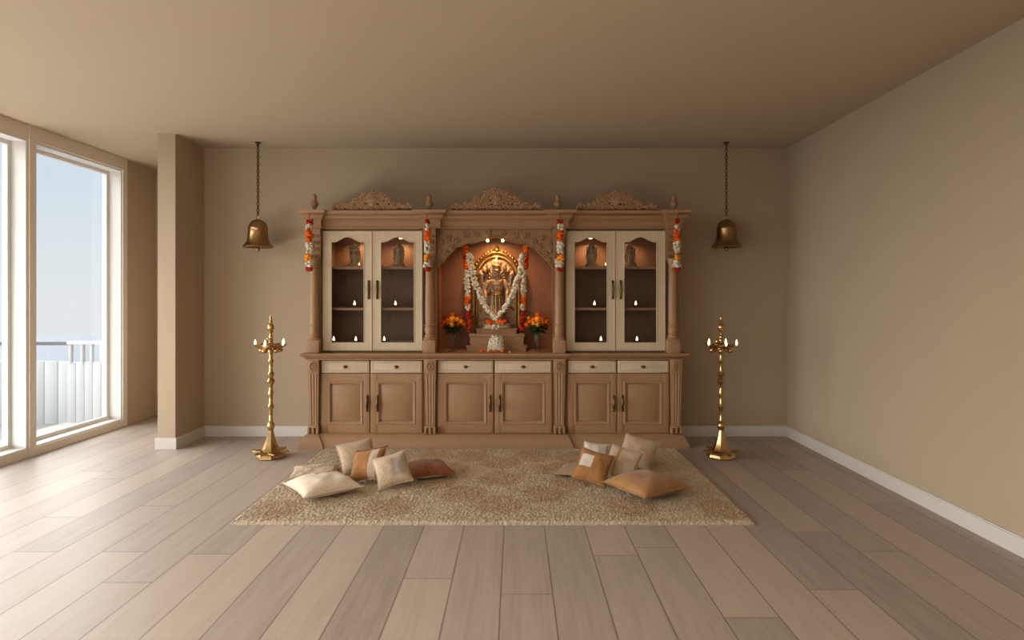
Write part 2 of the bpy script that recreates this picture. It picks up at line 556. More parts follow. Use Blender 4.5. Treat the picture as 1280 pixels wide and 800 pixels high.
def pull(m, x, z0, z1, y):
    """ornate vertical drop handle"""
    zc = (z0 + z1) / 2; h = (z1 - z0) / 2
    for z in (z0 + 0.018, z1 - 0.018):
        m.ell((x, y - 0.006, z), (0.013, 0.008, 0.017), 10, 6)
        m.ell((x, y - 0.012, z), (0.007, 0.012, 0.008), 8, 5)
    m.tube([(x, y - 0.012, zc + h * 0.72), (x, y - 0.026, zc + h * 0.5), (x, y - 0.03, zc), (x, y - 0.026, zc - h * 0.5), (x, y - 0.012, zc - h * 0.72)],
           [0.005, 0.007, 0.012, 0.007, 0.005], 8)
    m.ell((x, y - 0.004, zc), (0.012, 0.005, h * 0.75), 10, 8)
    return m


LOW = [((401.5, 462.2), (462.8, 528), (459.0, 472.0)), ((547, 617), (618, 690), (612.5, 624.5)), ((709.5, 770.8), (771.3, 836.5), (767, 777.5))]
ZD0, ZD1 = 0.128, 0.661
ZR0, ZR1 = 0.668, 0.778
for (l, r, hx) in LOW:
    for k, (a, b) in enumerate((l, r)):
        x0, x1 = X(a, YD) + 0.002, X(b, YD) - 0.002
        m = MB()
        sw = 0.062
        px0, px1, pz0, pz1 = x0 + sw, x1 - sw, ZD0 + 0.078, ZD1 - 0.072
        m.bbox(x0, px0, YD, YD + 0.022, ZD0, ZD1, 0.002).bbox(px1, x1, YD, YD + 0.022, ZD0, ZD1, 0.002)
        m.box(px0, px1, YD, YD + 0.022, ZD0, pz0).box(px0, px1, YD, YD + 0.022, pz1, ZD1)
        m.box(px0, px1, YD + 0.016, YD + 0.022, pz0, pz1)
        m.frame(px0 - 0.004, px1 + 0.004, pz0 - 0.004, pz1 + 0.004, 0.024, 0.006, YD)
        # raised field
        rp = [(px0 + 0.03, px1 - 0.03, pz0 + 0.03, pz1 - 0.03, YD + 0.016), (px0 + 0.055, px1 - 0.055, pz0 + 0.055, pz1 - 0.055, YD + 0.004)]
        vs = []
        for (q0, q1, s0, s1, yy) in rp: vs += [(q0, yy, s0), (q1, yy, s0), (q1, yy, s1), (q0, yy, s1)]
        m.add(vs, [(0, 1, 5, 4), (1, 2, 6, 5), (2, 3, 7, 6), (3, 0, 4, 7), (4, 5, 6, 7)])
        d = m.build('cupboard_door', M['wood'], cab)
        pull(MB(), X(hx[k], YD), Z(515, YD), Z(493, YD), YD).build('handle', M['handle'], d)
        # drawer above
        m = MB()
        m.bbox(x0 + 0.003, x1 - 0.003, YD - 0.004, YD + 0.022, ZR0, ZR1, 0.004)
        m.frame(x0 + 0.016, x1 - 0.016, ZR0 + 0.016, ZR1 - 0.016, 0.012, 0.004, YD - 0.004)
        d = m.build('drawer', M['cream'], cab)
        kx = (x0 + x1) / 2; kz = (ZR0 + ZR1) / 2
        m = MB(); m.ell((kx, YD - 0.006, kz), (0.022, 0.005, 0.014), 12, 6); m.ell((kx, YD - 0.02, kz - 0.003), (0.013, 0.014, 0.013), 12, 8)
        m.build('knob', M['handle'], d)

# upper display cases and doors
YU = 5.70
ZU0, ZU1 = 0.850, 1.966
CASES = [((401, 530), [(403.5, 465.5, 414.2, 455.2), (466.2, 528.2, 476, 518)], (461.0, 471.6)),
         ((705.5, 836), [(707.5, 769.4, 718, 759), (770.1, 832, 780, 821)], (765.6, 775.6))]
ZS1, ZS2 = Z(333.5, 5.80), Z(384.5, 5.80)
for (cx0, cx1), doors, hx in CASES:
    x0, x1 = X(cx0, YU), X(cx1, YU)
    m = MB()
    m.box(x0, x0 + 0.02, YU + 0.026, YBK, ZU0, ZU1).box(x1 - 0.02, x1, YU + 0.026, YBK, ZU0, ZU1)
    m.box(x0, x1, YU + 0.026, YBK, ZU1 - 0.02, ZU1).box(x0, x1, YU + 0.026, YBK, ZU0 - 0.002, 0.924)
    m.box(x0, x1, YBK - 0.02, YBK, ZU0, ZU1)
    m.build('display_case', M['dark'], cab)
    for zt in (ZS1, ZS2):
        MB().bbox(x0 + 0.018, x1 - 0.018, YU + 0.04, YBK - 0.018, zt - 0.024, zt, 0.003).build('shelf', M['shelf'], cab)
    for k, (a, b, g0, g1) in enumerate(doors):
        dx0, dx1 = X(a, YU), X(b, YU); o0, o1 = X(g0, YU), X(g1, YU)
        zb, zs, za = Z(428, YU), Z(302.5, YU), Z(296.5, YU)
        dz0, dz1 = Z(438.5, YU), Z(288.5, YU)
        yy0, yy1 = YU, YU + 0.024
        m = MB()
        m.box(dx0, o0, yy0, yy1, dz0, dz1).box(o1, dx1, yy0, yy1, dz0, dz1).box(o0, o1, yy0, yy1, dz0, zb)
        def arch(x, o0=o0, o1=o1, zs=zs, za=za):
            t = abs(2 * (x - o0) / (o1 - o0) - 1)
            if t > 0.86: return zs
            s = t / 0.86
            return zs + (za - zs) * (0.5 + 0.5 * math.cos(PI * s)) + 0.004 * (1 - s)
        m.curtain([o0 + (o1 - o0) * i / 32 for i in range(33)], arch, lambda x, z=dz1: z, yy0, yy1)
        # bead round the opening
        path = [(o0, yy0 - 0.001, zb)] + [(o0 + (o1 - o0) * i / 32, yy0 - 0.001, arch(o0 + (o1 - o0) * i / 32)) for i in range(33)] + [(o1, yy0 - 0.001, zb)]
        m.tube(path, 0.005, 6, True)
        m.frame(dx0 + 0.004, dx1 - 0.004, dz0 + 0.004, dz1 - 0.004, 0.012, 0.004, yy0)
        d = m.build('glass_door', M['cream'], cab)
        MB().curtain([o0 - 0.004 + (o1 - o0 + 0.008) * i / 16 for i in range(17)], lambda x, z=zb: z - 0.004,
                     lambda x, ar=arch, o0=o0, o1=o1: ar(min(max(x, o0), o1)) + 0.006, YU + 0.010, YU + 0.014).build('glass_pane', M['cabglass'], d, False)
        pull(MB(), X(hx[k], YU), Z(374.5, YU), Z(350, YU), YU).build('handle', M['handle'], d)
    # puck lights over the figurines
    for sx in ((443, 498) if cx0 < 500 else (740, 788)):
        xx = X(sx, 5.84)
        p = MB().lathe(xx, 5.955, [(0.024, 0), (0.028, 0.006), (0.028, 0.016), (0.012, 0.02), (0.012, 0.04)], 16, ZU1 - 0.058).build('spotlight', M['gold'], cab)
        MB().lathe(xx, 5.955, [(0.0, -0.008), (0.014, -0.004), (0.02, 0.002)], 14, ZU1 - 0.058).build('bulb', M['bulb'], p)

# central niche lining
nx0, nx1 = X(545.5, YU), X(692.5, YU)
m = MB()
m.box(nx0, nx0 + 0.005, YU + 0.02, YBK, 0.846, ZU1).box(nx1 - 0.005, nx1, YU + 0.02, YBK, 0.846, ZU1)
m.box(nx0, nx1, YBK - 0.02, YBK, 0.846, ZU1).box(nx0, nx1, YU + 0.02, YBK, ZU1 - 0.02, ZU1)
m.build('niche_lining', M['inner'], cab)
# cusped carved valance
YV = 5.695
VP_ = [(545.5, 336), (549, 333), (552, 328), (557, 324), (561, 319), (566, 315), (569, 310), (577, 308), (583, 304.5), (592, 304.5), (600, 302), (608, 299.5), (619, 296.5)]
nc = X(619, YV)
def vlow(x):
    p = VX + x * F / YV
    if p > 619: p = 1238 - p
    for (a, za), (b, zb_) in zip(VP_, VP_[1:]):
        if a <= p <= b: return Z(za + (zb_ - za) * (p - a) / (b - a), YV)
    return Z(VP_[0][1], YV)
xs = [nx0 + (nx1 - nx0) * i / 90 for i in range(91)]
m = MB(); m.curtain(xs, vlow, lambda x: ZU1 + 0.002, YV + 0.008, YV + 0.03)
m.tube([(x, YV + 0.006, vlow(x) + 0.004) for x in xs], 0.007, 6)
def spiral(m, cx, cz, y, r, sgn=1, turns=1.5, ph=0.0, t=0.006):
    pts = []; n = int(14 * turns)
    for i in range(n + 1):
        a = ph + sgn * 2 * PI * turns * i / n
        rr = r * (1 - 0.8 * i / n)
        pts.append((cx + rr * math.cos(a), y, cz + rr * math.sin(a)))
    m.tube(pts, [t * (1 - 0.45 * i / n) for i in range(n + 1)], 6)
    m.ell((cx, y - 0.002, cz), (t * 1.4, t, t * 1.4), 8, 5)
rg = random.Random(3)
for s in (-1, 1):
    for (dp, py, r) in ((10, 291, .028), (24, 294, .03), (38, 294, .034), (48, 301, .03), (55, 309, .028), (62, 316, .026), (66, 325, .022), (58, 297, .028), (68, 303, .022), (70, 293, .02), (69, 314, .018)):
        spiral(m, nc + s * dp * YV / F, Z(py, YV), YV + 0.002, r, s, 1.6, rg.uniform(0, 6), 0.009)
m.build('valance', M['wood2'], cab)
# arched brass picture lamp at the crown of the valance
m = MB()
lamp = thing('arch_lamp', 'small curved brass lamp with two lit bulbs at the crown of the niche', 'lamp', (nc, 5.66, Z(299, 5.68)))
zc = Z(300, 5.68)
m.tube([(nc + 0.07 * math.cos(a * PI / 12), 5.672, zc - 0.002 + 0.035 * math.sin(a * PI / 12)) for a in range(13)], 0.007, 8)
m.box(nc - 0.012, nc + 0.012, 5.672, 5.684, zc + 0.025, zc + 0.04)
m.build('curved_arm', M['gold'], lamp)
for s in (-1, 1): MB().ell((nc + s * 0.068, 5.67, zc - 0.006), (0.013, 0.013, 0.015), 12, 8).build('bulb', M['bulb'], lamp)

# columns
COL = [393, 537, 699, 841]
for k, c in enumerate(COL):
    yc = 5.655; x = X(c, yc)
    r = 0.040
    prof = [(0.052, 0.118), (0.055, 0.126), (0.05, 0.136), (0.042, 0.142), (0.046, 0.150), (0.046, 0.158), (0.036, 0.166), (0.040, 0.19), (0.046, 0.215), (0.038, 0.238), (0.045, 0.244), (0.045, 0.254), (0.037, 0.262),
            (0.040, 0.30), (0.040, 0.45), (0.036, 0.74), (0.042, 0.748), (0.042, 0.758), (0.034, 0.765), (0.04, 0.80), (0.052, 0.84), (0.054, 0.85)]
    m = MB().lathe(x, yc, prof, 24, 0.848)
    m.bbox(x - 0.056, x + 0.056, YP - 0.012, YU + 0.03, 0.848, 0.966, 0.004)
    co = m.build('column', M['wood'], cab)
    # carved bracket capital under the frieze
    m = MB()
    bx0, bx1 = x - 0.05, x + 0.05
    m.stack(bx0, bx1, YU - 0.02, YU + 0.03, [(0.0, 1.69), (0.006, 1.70), (0.012, 1.80), (0.03, 1.90), (0.05, 1.955), (0.05, 1.968)], 0.15, 1)
    for i in range(4):
        zz = 1.72 + i * 0.06
        for s in (-1, 1): spiral(m, x + s * 0.026, zz, YU - 0.03 - 0.008 * i, 0.024, s, 1.3, 1.0, 0.006)
    m.build('capital', M['wood2'], co)
    # side post behind the column
    MB().box(PILX[k][0] + 0.012, PILX[k][1] - 0.004, YU + 0.004, YBK, 0.846, ZU1).build('post', M['wood'], cab)

# cornice
cz = [(0.0, 1.966), (0.010, 1.970), (0.010, 1.980), (0.002, 1.986), (0.002, 2.03), (0.014, 2.036), (0.02, 2.046), (0.045, 2.058), (0.052, 2.075), (0.075, 2.088), (0.092, 2.094), (0.096, 2.098), (0.10, 2.112), (0.10, 2.120)]
m = MB()
m.stack(X(396, YD), X(845, YD), YD + 0.012, YBK, cz, 0.66, 1)
for (a, b) in ((384, 401), (525, 550), (689, 711), (834.5, 853)):
    m.stack(X(a, YP), X(b, YP), YP, YBK, cz, 0.64, 1)
m.build('cornice', M['wood'], cab)

# crest carvings
def crest(cx, half, peak, y):
    z0 = 2.120
    def sil(u):
        u = abs(u)
        if u > 0.985: return 0.02
        if u > 0.8: return 0.052 + 0.012 * math.sin((u - 0.8) / 0.18 * PI)
        return 0.052 + (peak - 0.052) * (0.5 + 0.5 * math.cos(PI * u / 0.8)) ** 0.75
    m = MB()
    xs = [cx - half + 2 * half * i / 60 for i in range(61)]
    m.curtain(xs, lambda x: z0 - 0.002, lambda x: z0 + max(0.008, sil((x - cx) / half) * 0.62), y + 0.012, y + 0.022)
    m.box(cx - half, cx + half, y - 0.008, y + 0.028, z0 - 0.001, z0 + 0.011)
    q = MB()
    r2 = random.Random(int(cx * 100) + 50)
    n = 21
    for i in range(n):      # leafy scrolls packed up to the outline
        u = -0.95 + 1.9 * i / (n - 1)
        h = sil(u); x = cx + u * half; sg = 1 if u < 0 else -1
        k = max(1, int(round(h / 0.046)))
        for j in range(k):
            rr = 0.023 if k > 1 else min(0.022, h * 0.42)
            zz = z0 + 0.012 + rr + (h - 2 * rr - 0.010) * (j / max(1, k - 1) if k > 1 else 0.5)
            xx = x + (half * 0.05 if j % 2 else 0) * (1 if u < 0 else -1)
            spiral(q, xx, zz, y + 0.002 - 0.004 * (j % 2), rr, sg * (1 if j % 2 else -1), 1.4, r2.uniform(0, 6), 0.0075)
            a = r2.uniform(0, 6)
            q.ell((xx + rr * 1.15 * math.cos(a), y + 0.002, zz + rr * 1.15 * math.sin(a)), (0.010, 0.008, 0.007), 8, 5)
    for i in range(9):      # lobes that break up the outline
        u = -0.9 + 1.8 * i / 8
        q.ell((cx + u * half, y + 0.008, z0 + sil(u) - 0.002), (0.019, 0.010, 0.014), 10, 6)
    for i in range(7):      # central palmette
        a = (-1 + i / 3) * 1.15
        q.tube([(cx, y - 0.004, z0 + peak * 0.42), (cx + 0.03 * math.sin(a), y - 0.008, z0 + peak * 0.42 + 0.035 * math.cos(a)), (cx + 0.055 * math.sin(a), y - 0.002, z0 + peak * 0.42 + peak * 0.42 * math.cos(a))], [0.006, 0.010, 0.005], 8)
    q.ell((cx, y - 0.004, z0 + peak * 0.36), (0.024, 0.012, 0.024), 12, 8)
    q.ell((cx, y + 0.004, z0 + peak), (0.016, 0.012, 0.022), 10, 6)
    return m, q
YC = 5.60
for (pc, ph, pk) in ((465.5, 50, 0.170), (620, 56, 0.200), (770.5, 50, 0.170)):
    m, q = crest(X(pc, YC), ph * YC / F, pk, YC)
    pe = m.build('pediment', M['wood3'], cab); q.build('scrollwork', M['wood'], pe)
for c in (393, 536.5, 697.5, 842.5):
    prof = [(0.026, 0), (0.028, 0.006), (0.016, 0.014), (0.014, 0.026), (0.024, 0.036), (0.036, 0.056), (0.036, 0.068), (0.030, 0.080), (0.022, 0.090), (0.024, 0.097), (0.018, 0.104), (0.020, 0.116), (0.022, 0.126), (0.018, 0.138), (0.010, 0.146), (0.0, 0.156)]
    MB().lathe(X(c, YC), YC, prof, 20, 2.118).build('finial', M['wood2'], cab)

# ------------------------------------------------------------------ flowers
def blossoms(m, pts, r, rg, jit=0.3):
    for p in pts:
        s = r * rg.uniform(1 - jit, 1 + jit)
        m.ell(p, (s, s, s * 0.85), 10, 7, 0.12, rg)
    return m


def band(zc, h, rad, r, n, rg, cx, cy):
    out = []
    for i in range(n):
        a = rg.uniform(0, 2 * PI); q = rad * math.sqrt(rg.uniform(0.15, 1))
        out.append((cx + q * math.cos(a), cy + q * 0.8 * math.sin(a), zc + rg.uniform(-h / 2, h / 2)))
    return out


GL = [(386.5, 'flower garland hanging at the far left column of the cabinet'), (534.3, 'flower garland hanging between left glass doors and the shrine niche'),
      (700.5, 'flower garland hanging between the shrine niche and right glass doors'), (846.5, 'flower garland hanging at the far right column of the cabinet')]
YG = 5.50
BANDS = [(277.5, 6, .026, .017, 8, 'red'), (283.5, 8, .026, .016, 14, 'white'), (291, 8, .026, .02, 12, 'orange'), (298, 8, .027, .02, 12, 'orange'), (309, 17, .03, .017, 40, 'white'), (322, 7, .026, .018, 12, 'yellow'), (329.5, 8, .036, .018, 26, 'white'), (336, 5, .028, .018, 12, 'red')]
g0 = None
for i, (gx, lab) in enumerate(GL):
    lab = 'short orange and white ' + lab
    gx_ = X(gx, YG)
    if g0 is None:
        rg = random.Random(11)
        g0 = thing('flower_garland', lab, 'garland', (gx_, YG, Z(339, YG)), 'short garlands on the cabinet columns')
        for (py, h, rad, r, n, c) in BANDS:
            nm = {'red': 'rose_cluster', 'white': 'jasmine_cluster', 'orange': 'marigold_cluster', 'yellow': 'marigold_cluster'}[c]
            o = blossoms(MB(), band(Z(py, YG), h * YG / F * 0.8, rad * 0.85, r * 0.82, n, rg, gx_, YG), r * 0.82, rg).build(nm, M[c], g0)
        MB().tube([(gx_, YG, Z(337, YG)), (gx_, YG, Z(277, YG)), (gx_, YG + 0.012, 2.085)], 0.004, 6).build('string', M['red'], g0)
    else:
        g = copy_tree(g0); g.location.x = gx_; g['label'] = lab; g.rotation_euler.z = i * 1.3

# long garlands on either side of the idol
def strand(pts, sections, name, lab, grp):
    P = [Vector(p) for p in pts]
    L = [0]
    for a, b in zip(P, P[1:]): L.append(L[-1] + (b - a).length)
    def at(t):
        d = t * L[-1]
        for k in range(len(P) - 1):
            if d <= L[k + 1] + 1e-9: return P[k].lerp(P[k + 1], (d - L[k]) / max(1e-9, L[k + 1] - L[k]))
        return P[-1]
    zmin = min(p.z for p in P)
    t = thing(name, lab, 'garland', (P[0].x, P[0].y, zmin - 0.02), grp)
    rg = random.Random(int(P[0].x * 1000) + 99)
    for (t0, t1, rad, r, n, c) in sections:
        nm = {'red': 'rose_cluster', 'white': 'jasmine_cluster', 'orange': 'marigold_cluster', 'yellow': 'marigold_cluster'}[c]
        m = MB()
        for i in range(n):
            p = at(t0 + (t1 - t0) * (i + 0.5) / n)
            a = rg.uniform(0, 2 * PI); q = rad * math.sqrt(rg.random())
            s = r * rg.uniform(0.75, 1.2)
            m.ell((p.x + q * math.cos(a), p.y + 0.7 * q * math.sin(a), p.z + rg.uniform(-.3, .3) * r), (s, s, s * 0.85), 10, 7, 0.12, rg)
        m.build(nm, M[c], t)
    MB().tube([at(i / 24) for i in range(25)], 0.004, 6).build('string', M['leaf'], t)
    return t

YI = 5.815
for s, lab in ((-1, 'long orange, white and red garland hanging left of the shrine idol'), (1, 'long orange, white and red garland hanging right of the shrine idol')):
    c = 619.5
    pts = [(X(c + s * 38.5, YI), YI, Z(307, YI)), (X(c + s * 36, YI), YI, Z(340, YI)), (X(c + s * 35, YI), YI, Z(375, YI)), (X(c + s * 32.5, YI), YI, Z(413, YI))]
    strand(pts, [(0, .13, .018, .020, 12, 'orange'), (.12, .18, .016, .017, 6, 'red'), (.18, .28, .020, .020, 12, 'orange'), (.28, .60, .016, .016, 44, 'white'), (.60, .70, .018, .019, 10, 'orange'), (.70, .76, .016, .017, 8, 'white'), (.76, 1, .014, .017, 20, 'red')],
           'flower_garland', lab, 'long garlands beside the idol')

# ------------------------------------------------------------------ stepped pedestal, idol
pd = thing('stepped_pedestal', 'three-tier carved wooden pedestal under the shrine idol', 'pedestal', (X(620.5, 5.9), 5.9, 0.8495))
z1, z2, z3 = 0.905, 1.008, 1.058
def tier(a, b, yf, za, zb):
    h = zb - za
    return MB().stack(X(a, yf), X(b, yf), yf, YBK - 0.03, [(0.0, za), (0.0, za + h * 0.72), (0.008, za + h * 0.78), (0.01, zb - 0.004), (0.008, zb)], 1, 1)
tier(583.5, 657.5, 5.795, 0.8495, z1).build('lower_tier', M['wood'], pd)
tier(587.5, 654.5, 5.830, z1, z2).build('middle_tier', M['wood'], pd)
tier(595.5, 645.5, 5.875, z2, z3).build('upper_tier', M['wood'], pd)


def remesh(o, vox, smooth=2):
    r = o.modifiers.new('blend', 'REMESH'); r.mode = 'VOXEL'; r.voxel_size = vox; r.use_smooth_shade = True
    s = o.modifiers.new('soften', 'SMOOTH'); s.factor = 0.5; s.iterations = smooth
    return o


def figure(m, cx, cy, z0, h, arms=4):
    """standing crowned deity as overlapping volumes, fused afterwards"""
    u = h / 8.0
    m.lathe(cx, cy, [(0.95 * u, 0), (1.0 * u, 0.15 * u), (0.86 * u, 0.9 * u), (0.8 * u, 2.0 * u), (0.84 * u, 2.9 * u), (0.92 * u, 3.3 * u), (0.72 * u, 3.7 * u), (0.62 * u, 4.0 * u)], 20, z0, 0.62)
    m.ell((cx, cy, z0 + 4.55 * u), (0.85 * u, 0.55 * u, 0.85 * u), 16, 10)
    m.ell((cx, cy, z0 + 5.05 * u), (1.02 * u, 0.5 * u, 0.36 * u), 16, 10)
    m.tube([(cx, cy, z0 + 5.0 * u), (cx, cy - 0.04 * u, z0 + 5.7 * u)], 0.26 * u, 10)
    m.ell((cx, cy - 0.05 * u, z0 + 5.95 * u), (0.42 * u, 0.46 * u, 0.55 * u), 16, 12)
    m.ell((cx, cy - 0.5 * u, z0 + 5.9 * u), (0.08 * u, 0.1 * u, 0.16 * u), 8, 6)
    m.lathe(cx, cy, [(0.5 * u, 6.2 * u), (0.54 * u, 6.35 * u), (0.46 * u, 6.5 * u), (0.46 * u, 6.9 * u), (0.36 * u, 7.0 * u), (0.34 * u, 7.4 * u), (0.2 * u, 7.6 * u), (0.14 * u, 7.85 * u), (0.0, 8.0 * u)], 16, z0)
    for s in (-1, 1):
        m.ell((cx + s * 0.44 * u, cy, z0 + 5.8 * u), (0.1 * u, 0.14 * u, 0.3 * u), 8, 6)
        m.tube([(cx + s * 0.95 * u, cy, z0 + 5.0 * u), (cx + s * 1.35 * u, cy - 0.1 * u, z0 + 4.0 * u), (cx + s * 1.25 * u, cy - 0.65 * u, z0 + 3.35 * u), (cx + s * 1.2 * u, cy - 0.75 * u, z0 + 3.0 * u)], [0.3 * u, 0.24 * u, 0.2 * u, 0.2 * u], 10)
        m.ell((cx + s * 1.2 * u, cy - 0.75 * u, z0 + 2.85 * u), (0.2 * u, 0.14 * u, 0.3 * u), 8, 6)
        if arms >= 4:
            m.tube([(cx + s * 0.95 * u, cy + 0.1 * u, z0 + 5.0 * u), (cx + s * 1.65 * u, cy + 0.1 * u, z0 + 4.6 * u), (cx + s * 1.75 * u, cy - 0.1 * u, z0 + 5.6 * u)], [0.26 * u, 0.22 * u, 0.18 * u], 10)
            m.ell((cx + s * 1.75 * u, cy - 0.1 * u, z0 + 5.85 * u), (0.24 * u, 0.18 * u, 0.26 * u), 8, 6)
    return m


ix, iy = X(620.5, 5.93), 5.93
idol = thing('deity_idol', 'tall crowned four-armed idol with gilded halo arch, garlanded in the shrine niche', 'statue', (ix, iy, z3))
m = MB(); m.lathe(ix, iy, [(0.15, 0), (0.15, 0.014), (0.135, 0.02), (0.135, 0.034), (0.125, 0.04)], 28, z3, 0.5); m.build('idol_base', M['silver'], idol)
b = figure(MB(), ix, iy, z3 + 0.036, 0.64).build('figure', M['figure'], idol); remesh(b, 0.006)
u = 0.08; zf = z3 + 0.036
m = MB()
def loop(r, z, th, sq=0.62, dy=0.0, drop=0.0):
    m.tube([(ix + r * math.cos(a * PI / 14), iy + dy + sq * r * math.sin(a * PI / 14), z - drop * max(0, -math.sin(a * PI / 14))) for a in range(28)], th, 6, True)
loop(0.074, zf + 3.5 * u, 0.006); loop(0.071, zf + 3.72 * u, 0.005); loop(0.078, zf + 2.4 * u, 0.004); loop(0.082, zf + 0.3 * u, 0.006); loop(0.082, zf + 0.6 * u, 0.004)
mw = m; m = MB()
loop(0.05, zf + 5.2 * u, 0.005, 0.9, -0.02, 0.05); loop(0.062, zf + 5.1 * u, 0.004, 0.85, -0.02, 0.10)
m.build('necklace', M['gold'], idol); m = MB()
loop(0.045, zf + 6.38 * u, 0.005, 1.0); loop(0.039, zf + 6.9 * u, 0.004, 1.0)
m.build('crown_band', M['gold'], idol); m = mw
for sx_ in (-1, 1):
    m.tube([(ix + sx_ * 0.03, iy - 0.052, zf + 3.4 * u), (ix + sx_ * 0.04, iy - 0.056, zf + 1.8 * u), (ix + sx_ * 0.03, iy - 0.056, zf + 0.4 * u)], 0.005, 6)
m.tube([(ix, iy - 0.055, zf + 3.5 * u), (ix, iy - 0.058, zf + 1.6 * u), (ix, iy - 0.058, zf + 0.3 * u)], [0.010, 0.008, 0.012], 6)
m.build('sash', M['gold'], idol)
# halo arch with pillars and rays
m = MB()
zh = z3 + 0.42; hr = 0.215
ya = iy + 0.075
arc = [(ix + hr * math.cos(PI * i / 30), ya, zh + 0.30 * math.sin(PI * i / 30)) for i in range(31)]
m.tube([(ix + hr, ya, z3 + 0.0)] + arc + [(ix - hr, ya, z3 + 0.0)], 0.014, 8)
arc2 = [(ix + 0.86 * hr * math.cos(PI * i / 30), ya, zh + 0.26 * math.sin(PI * i / 30)) for i in range(31)]
m.tube([(ix + .86 * hr, ya, z3 + 0.0)] + arc2 + [(ix - .86 * hr, ya, z3 + 0.0)], 0.009, 8)
for i in range(27):
    a = PI * i / 26
    m.ell((ix + (hr + 0.02) * math.cos(a), ya, zh + 0.322 * math.sin(a)), (0.014, 0.010, 0.016), 8, 5)
for i in range(9):
    for s in (-1, 1): m.ell((ix + s * (hr + 0.014), ya, z3 + 0.03 + i * 0.046), (0.013, 0.010, 0.018), 8, 5)
m.lathe(ix, ya, [(0.0, -0.02), (0.03, 0.0), (0.03, 0.02), (0.012, 0.035), (0.016, 0.045), (0.0, 0.07)], 12, zh + 0.315)
m.build('halo_arch', M['gold'], idol)
m = MB()
n = 24; vs = [(ix, ya + 0.012, zh)]
ring = [(ix + hr * math.cos(PI * i / n), ya + 0.012, zh + 0.30 * math.sin(PI * i / n)) for i in range(n + 1)] + [(ix - hr, ya + 0.012, z3), (ix + hr, ya + 0.012, z3)]
vs += ring; m.add(vs, [(0, 1 + i, 1 + (i + 1) % len(ring)) for i in range(len(ring))])
vs2 = [(x, y + 0.01, z) for x, y, z in vs]; m.add(vs2, [(0, 1 + (i + 1) % len(ring), 1 + i) for i in range(len(ring))])
for i in range(11):      # embossed rays and side attendants
    a = PI * (i + 0.5) / 11
    m.tube([(ix + 0.07 * math.cos(a), ya + 0.008, zh + 0.02 + 0.08 * math.sin(a)), (ix + 0.17 * math.cos(a), ya + 0.008, zh + 0.235 * math.sin(a))], [0.012, 0.005], 6)
m.build('backplate', M['idol'], idol)
for s in (-1, 1):        # little attendant heads and discs beside the crown
    m = MB()
    for k in range(3):
        m.ell((ix + s * (0.075 + 0.04 * k), iy + 0.045, z3 + 0.57 - 0.035 * k), (0.019, 0.018, 0.024), 10, 8)
        m.lathe(ix + s * (0.075 + 0.04 * k), iy + 0.045, [(0.018, 0.016), (0.016, 0.03), (0.0, 0.052)], 10, z3 + 0.57 - 0.035 * k)
    m.build('side_heads', M['idol'], idol)

# V garland over the idol
YV2 = 5.735
L = [(586.5, 317), (588, 330), (591, 345), (595, 358), (601, 372), (608, 384), (615, 394), (620, 399)]
ptsL = [(X(a, YV2 - 0.02 * i / 7), YV2 - 0.02 * i / 7, Z(b_, YV2)) for i, (a, b_) in enumerate(L)]
ptsR = [(2 * X(620, YV2) - p[0], p[1], p[2]) for p in reversed(ptsL[:-1])]
t = strand(ptsL + ptsR, [(0, 1, .021, .0165, 250, 'white')], 'flower_garland', 'thick white V-shaped garland draped in front of the shrine idol', None)
rg = random.Random(5)
pc = Vector((X(620.5, YV2), YV2 - 0.03, Z(402, YV2)))
m = MB(); blossoms(m, [(pc.x + dx, pc.y, pc.z + dz) for dx, dz in ((-.075, .004), (-.055, -.008), (-.035, .002), (.02, -.004), (.04, .006), (.06, -.004), (.078, .006))], 0.021, rg); m.build('marigold_cluster', M['orange'], t)
m = MB(); blossoms(m, band(pc.z - 0.04, 0.04, 0.035, 0.012, 24, rg, pc.x, pc.y + 0.01), 0.013, rg); m.build('jasmine_cluster', M['white'], t)

# white flower mound and loose marigolds on the worktop
wx, wy = X(620, 5.72), 5.725
m = MB(); rg = random.Random(8)
m.lathe(wx, wy, [(0.076, 0), (0.078, 0.02), (0.066, 0.09), (0.056, 0.125), (0.03, 0.148), (0.0, 0.155)], 16, 0.8495, 0.62)
for i in range(210):
    a = rg.uniform(0, 2 * PI); tt = rg.random() ** 1.0
    rr = 0.076 - 0.026 * tt if tt < .85 else 0.05 * math.sqrt(rg.random())
    m.ell((wx + rr * math.cos(a), wy + 0.62 * rr * math.sin(a), 0.858 + 0.138 * tt), 0.0095 * rg.uniform(.7, 1.2), 7, 5, 0.15, rg)
tag(m.build('flower_mound', M['white']), 'small mound of white flowers in front of the pedestal steps', 'flowers')
MG = [(602.5, 437, .019, 'orange', 'orange marigold head lying alone left of the white flower mound'), (613, 437, .018, 'orange', 'orange marigold at the left foot of the white flower mound'),
      (619.5, 437.5, .015, 'orange', 'smaller orange marigold at the middle front of the white flower mound'), (628.5, 436.5, .020, 'orange', 'orange marigold at the right foot of the white flower mound'),
      (637.5, 440, .011, 'white', 'tiny pale blossom lying right of the orange marigolds')]
for (a, b_, r, c, lab) in MG:
    y = 5.645; m = MB(); rg = random.Random(int(a))
    m.ell((X(a, y), y, 0.848 + r * 0.8), (r, r, r * .82), 14, 9, 0.13, rg); m.ell((X(a, y), y, 0.848 + r * 1.25), (r * .6, r * .6, r * .5), 10, 7, 0.15, rg)
    tag(m.build('marigold', M[c]), lab, 'flower', 'loose blossoms before the shrine')

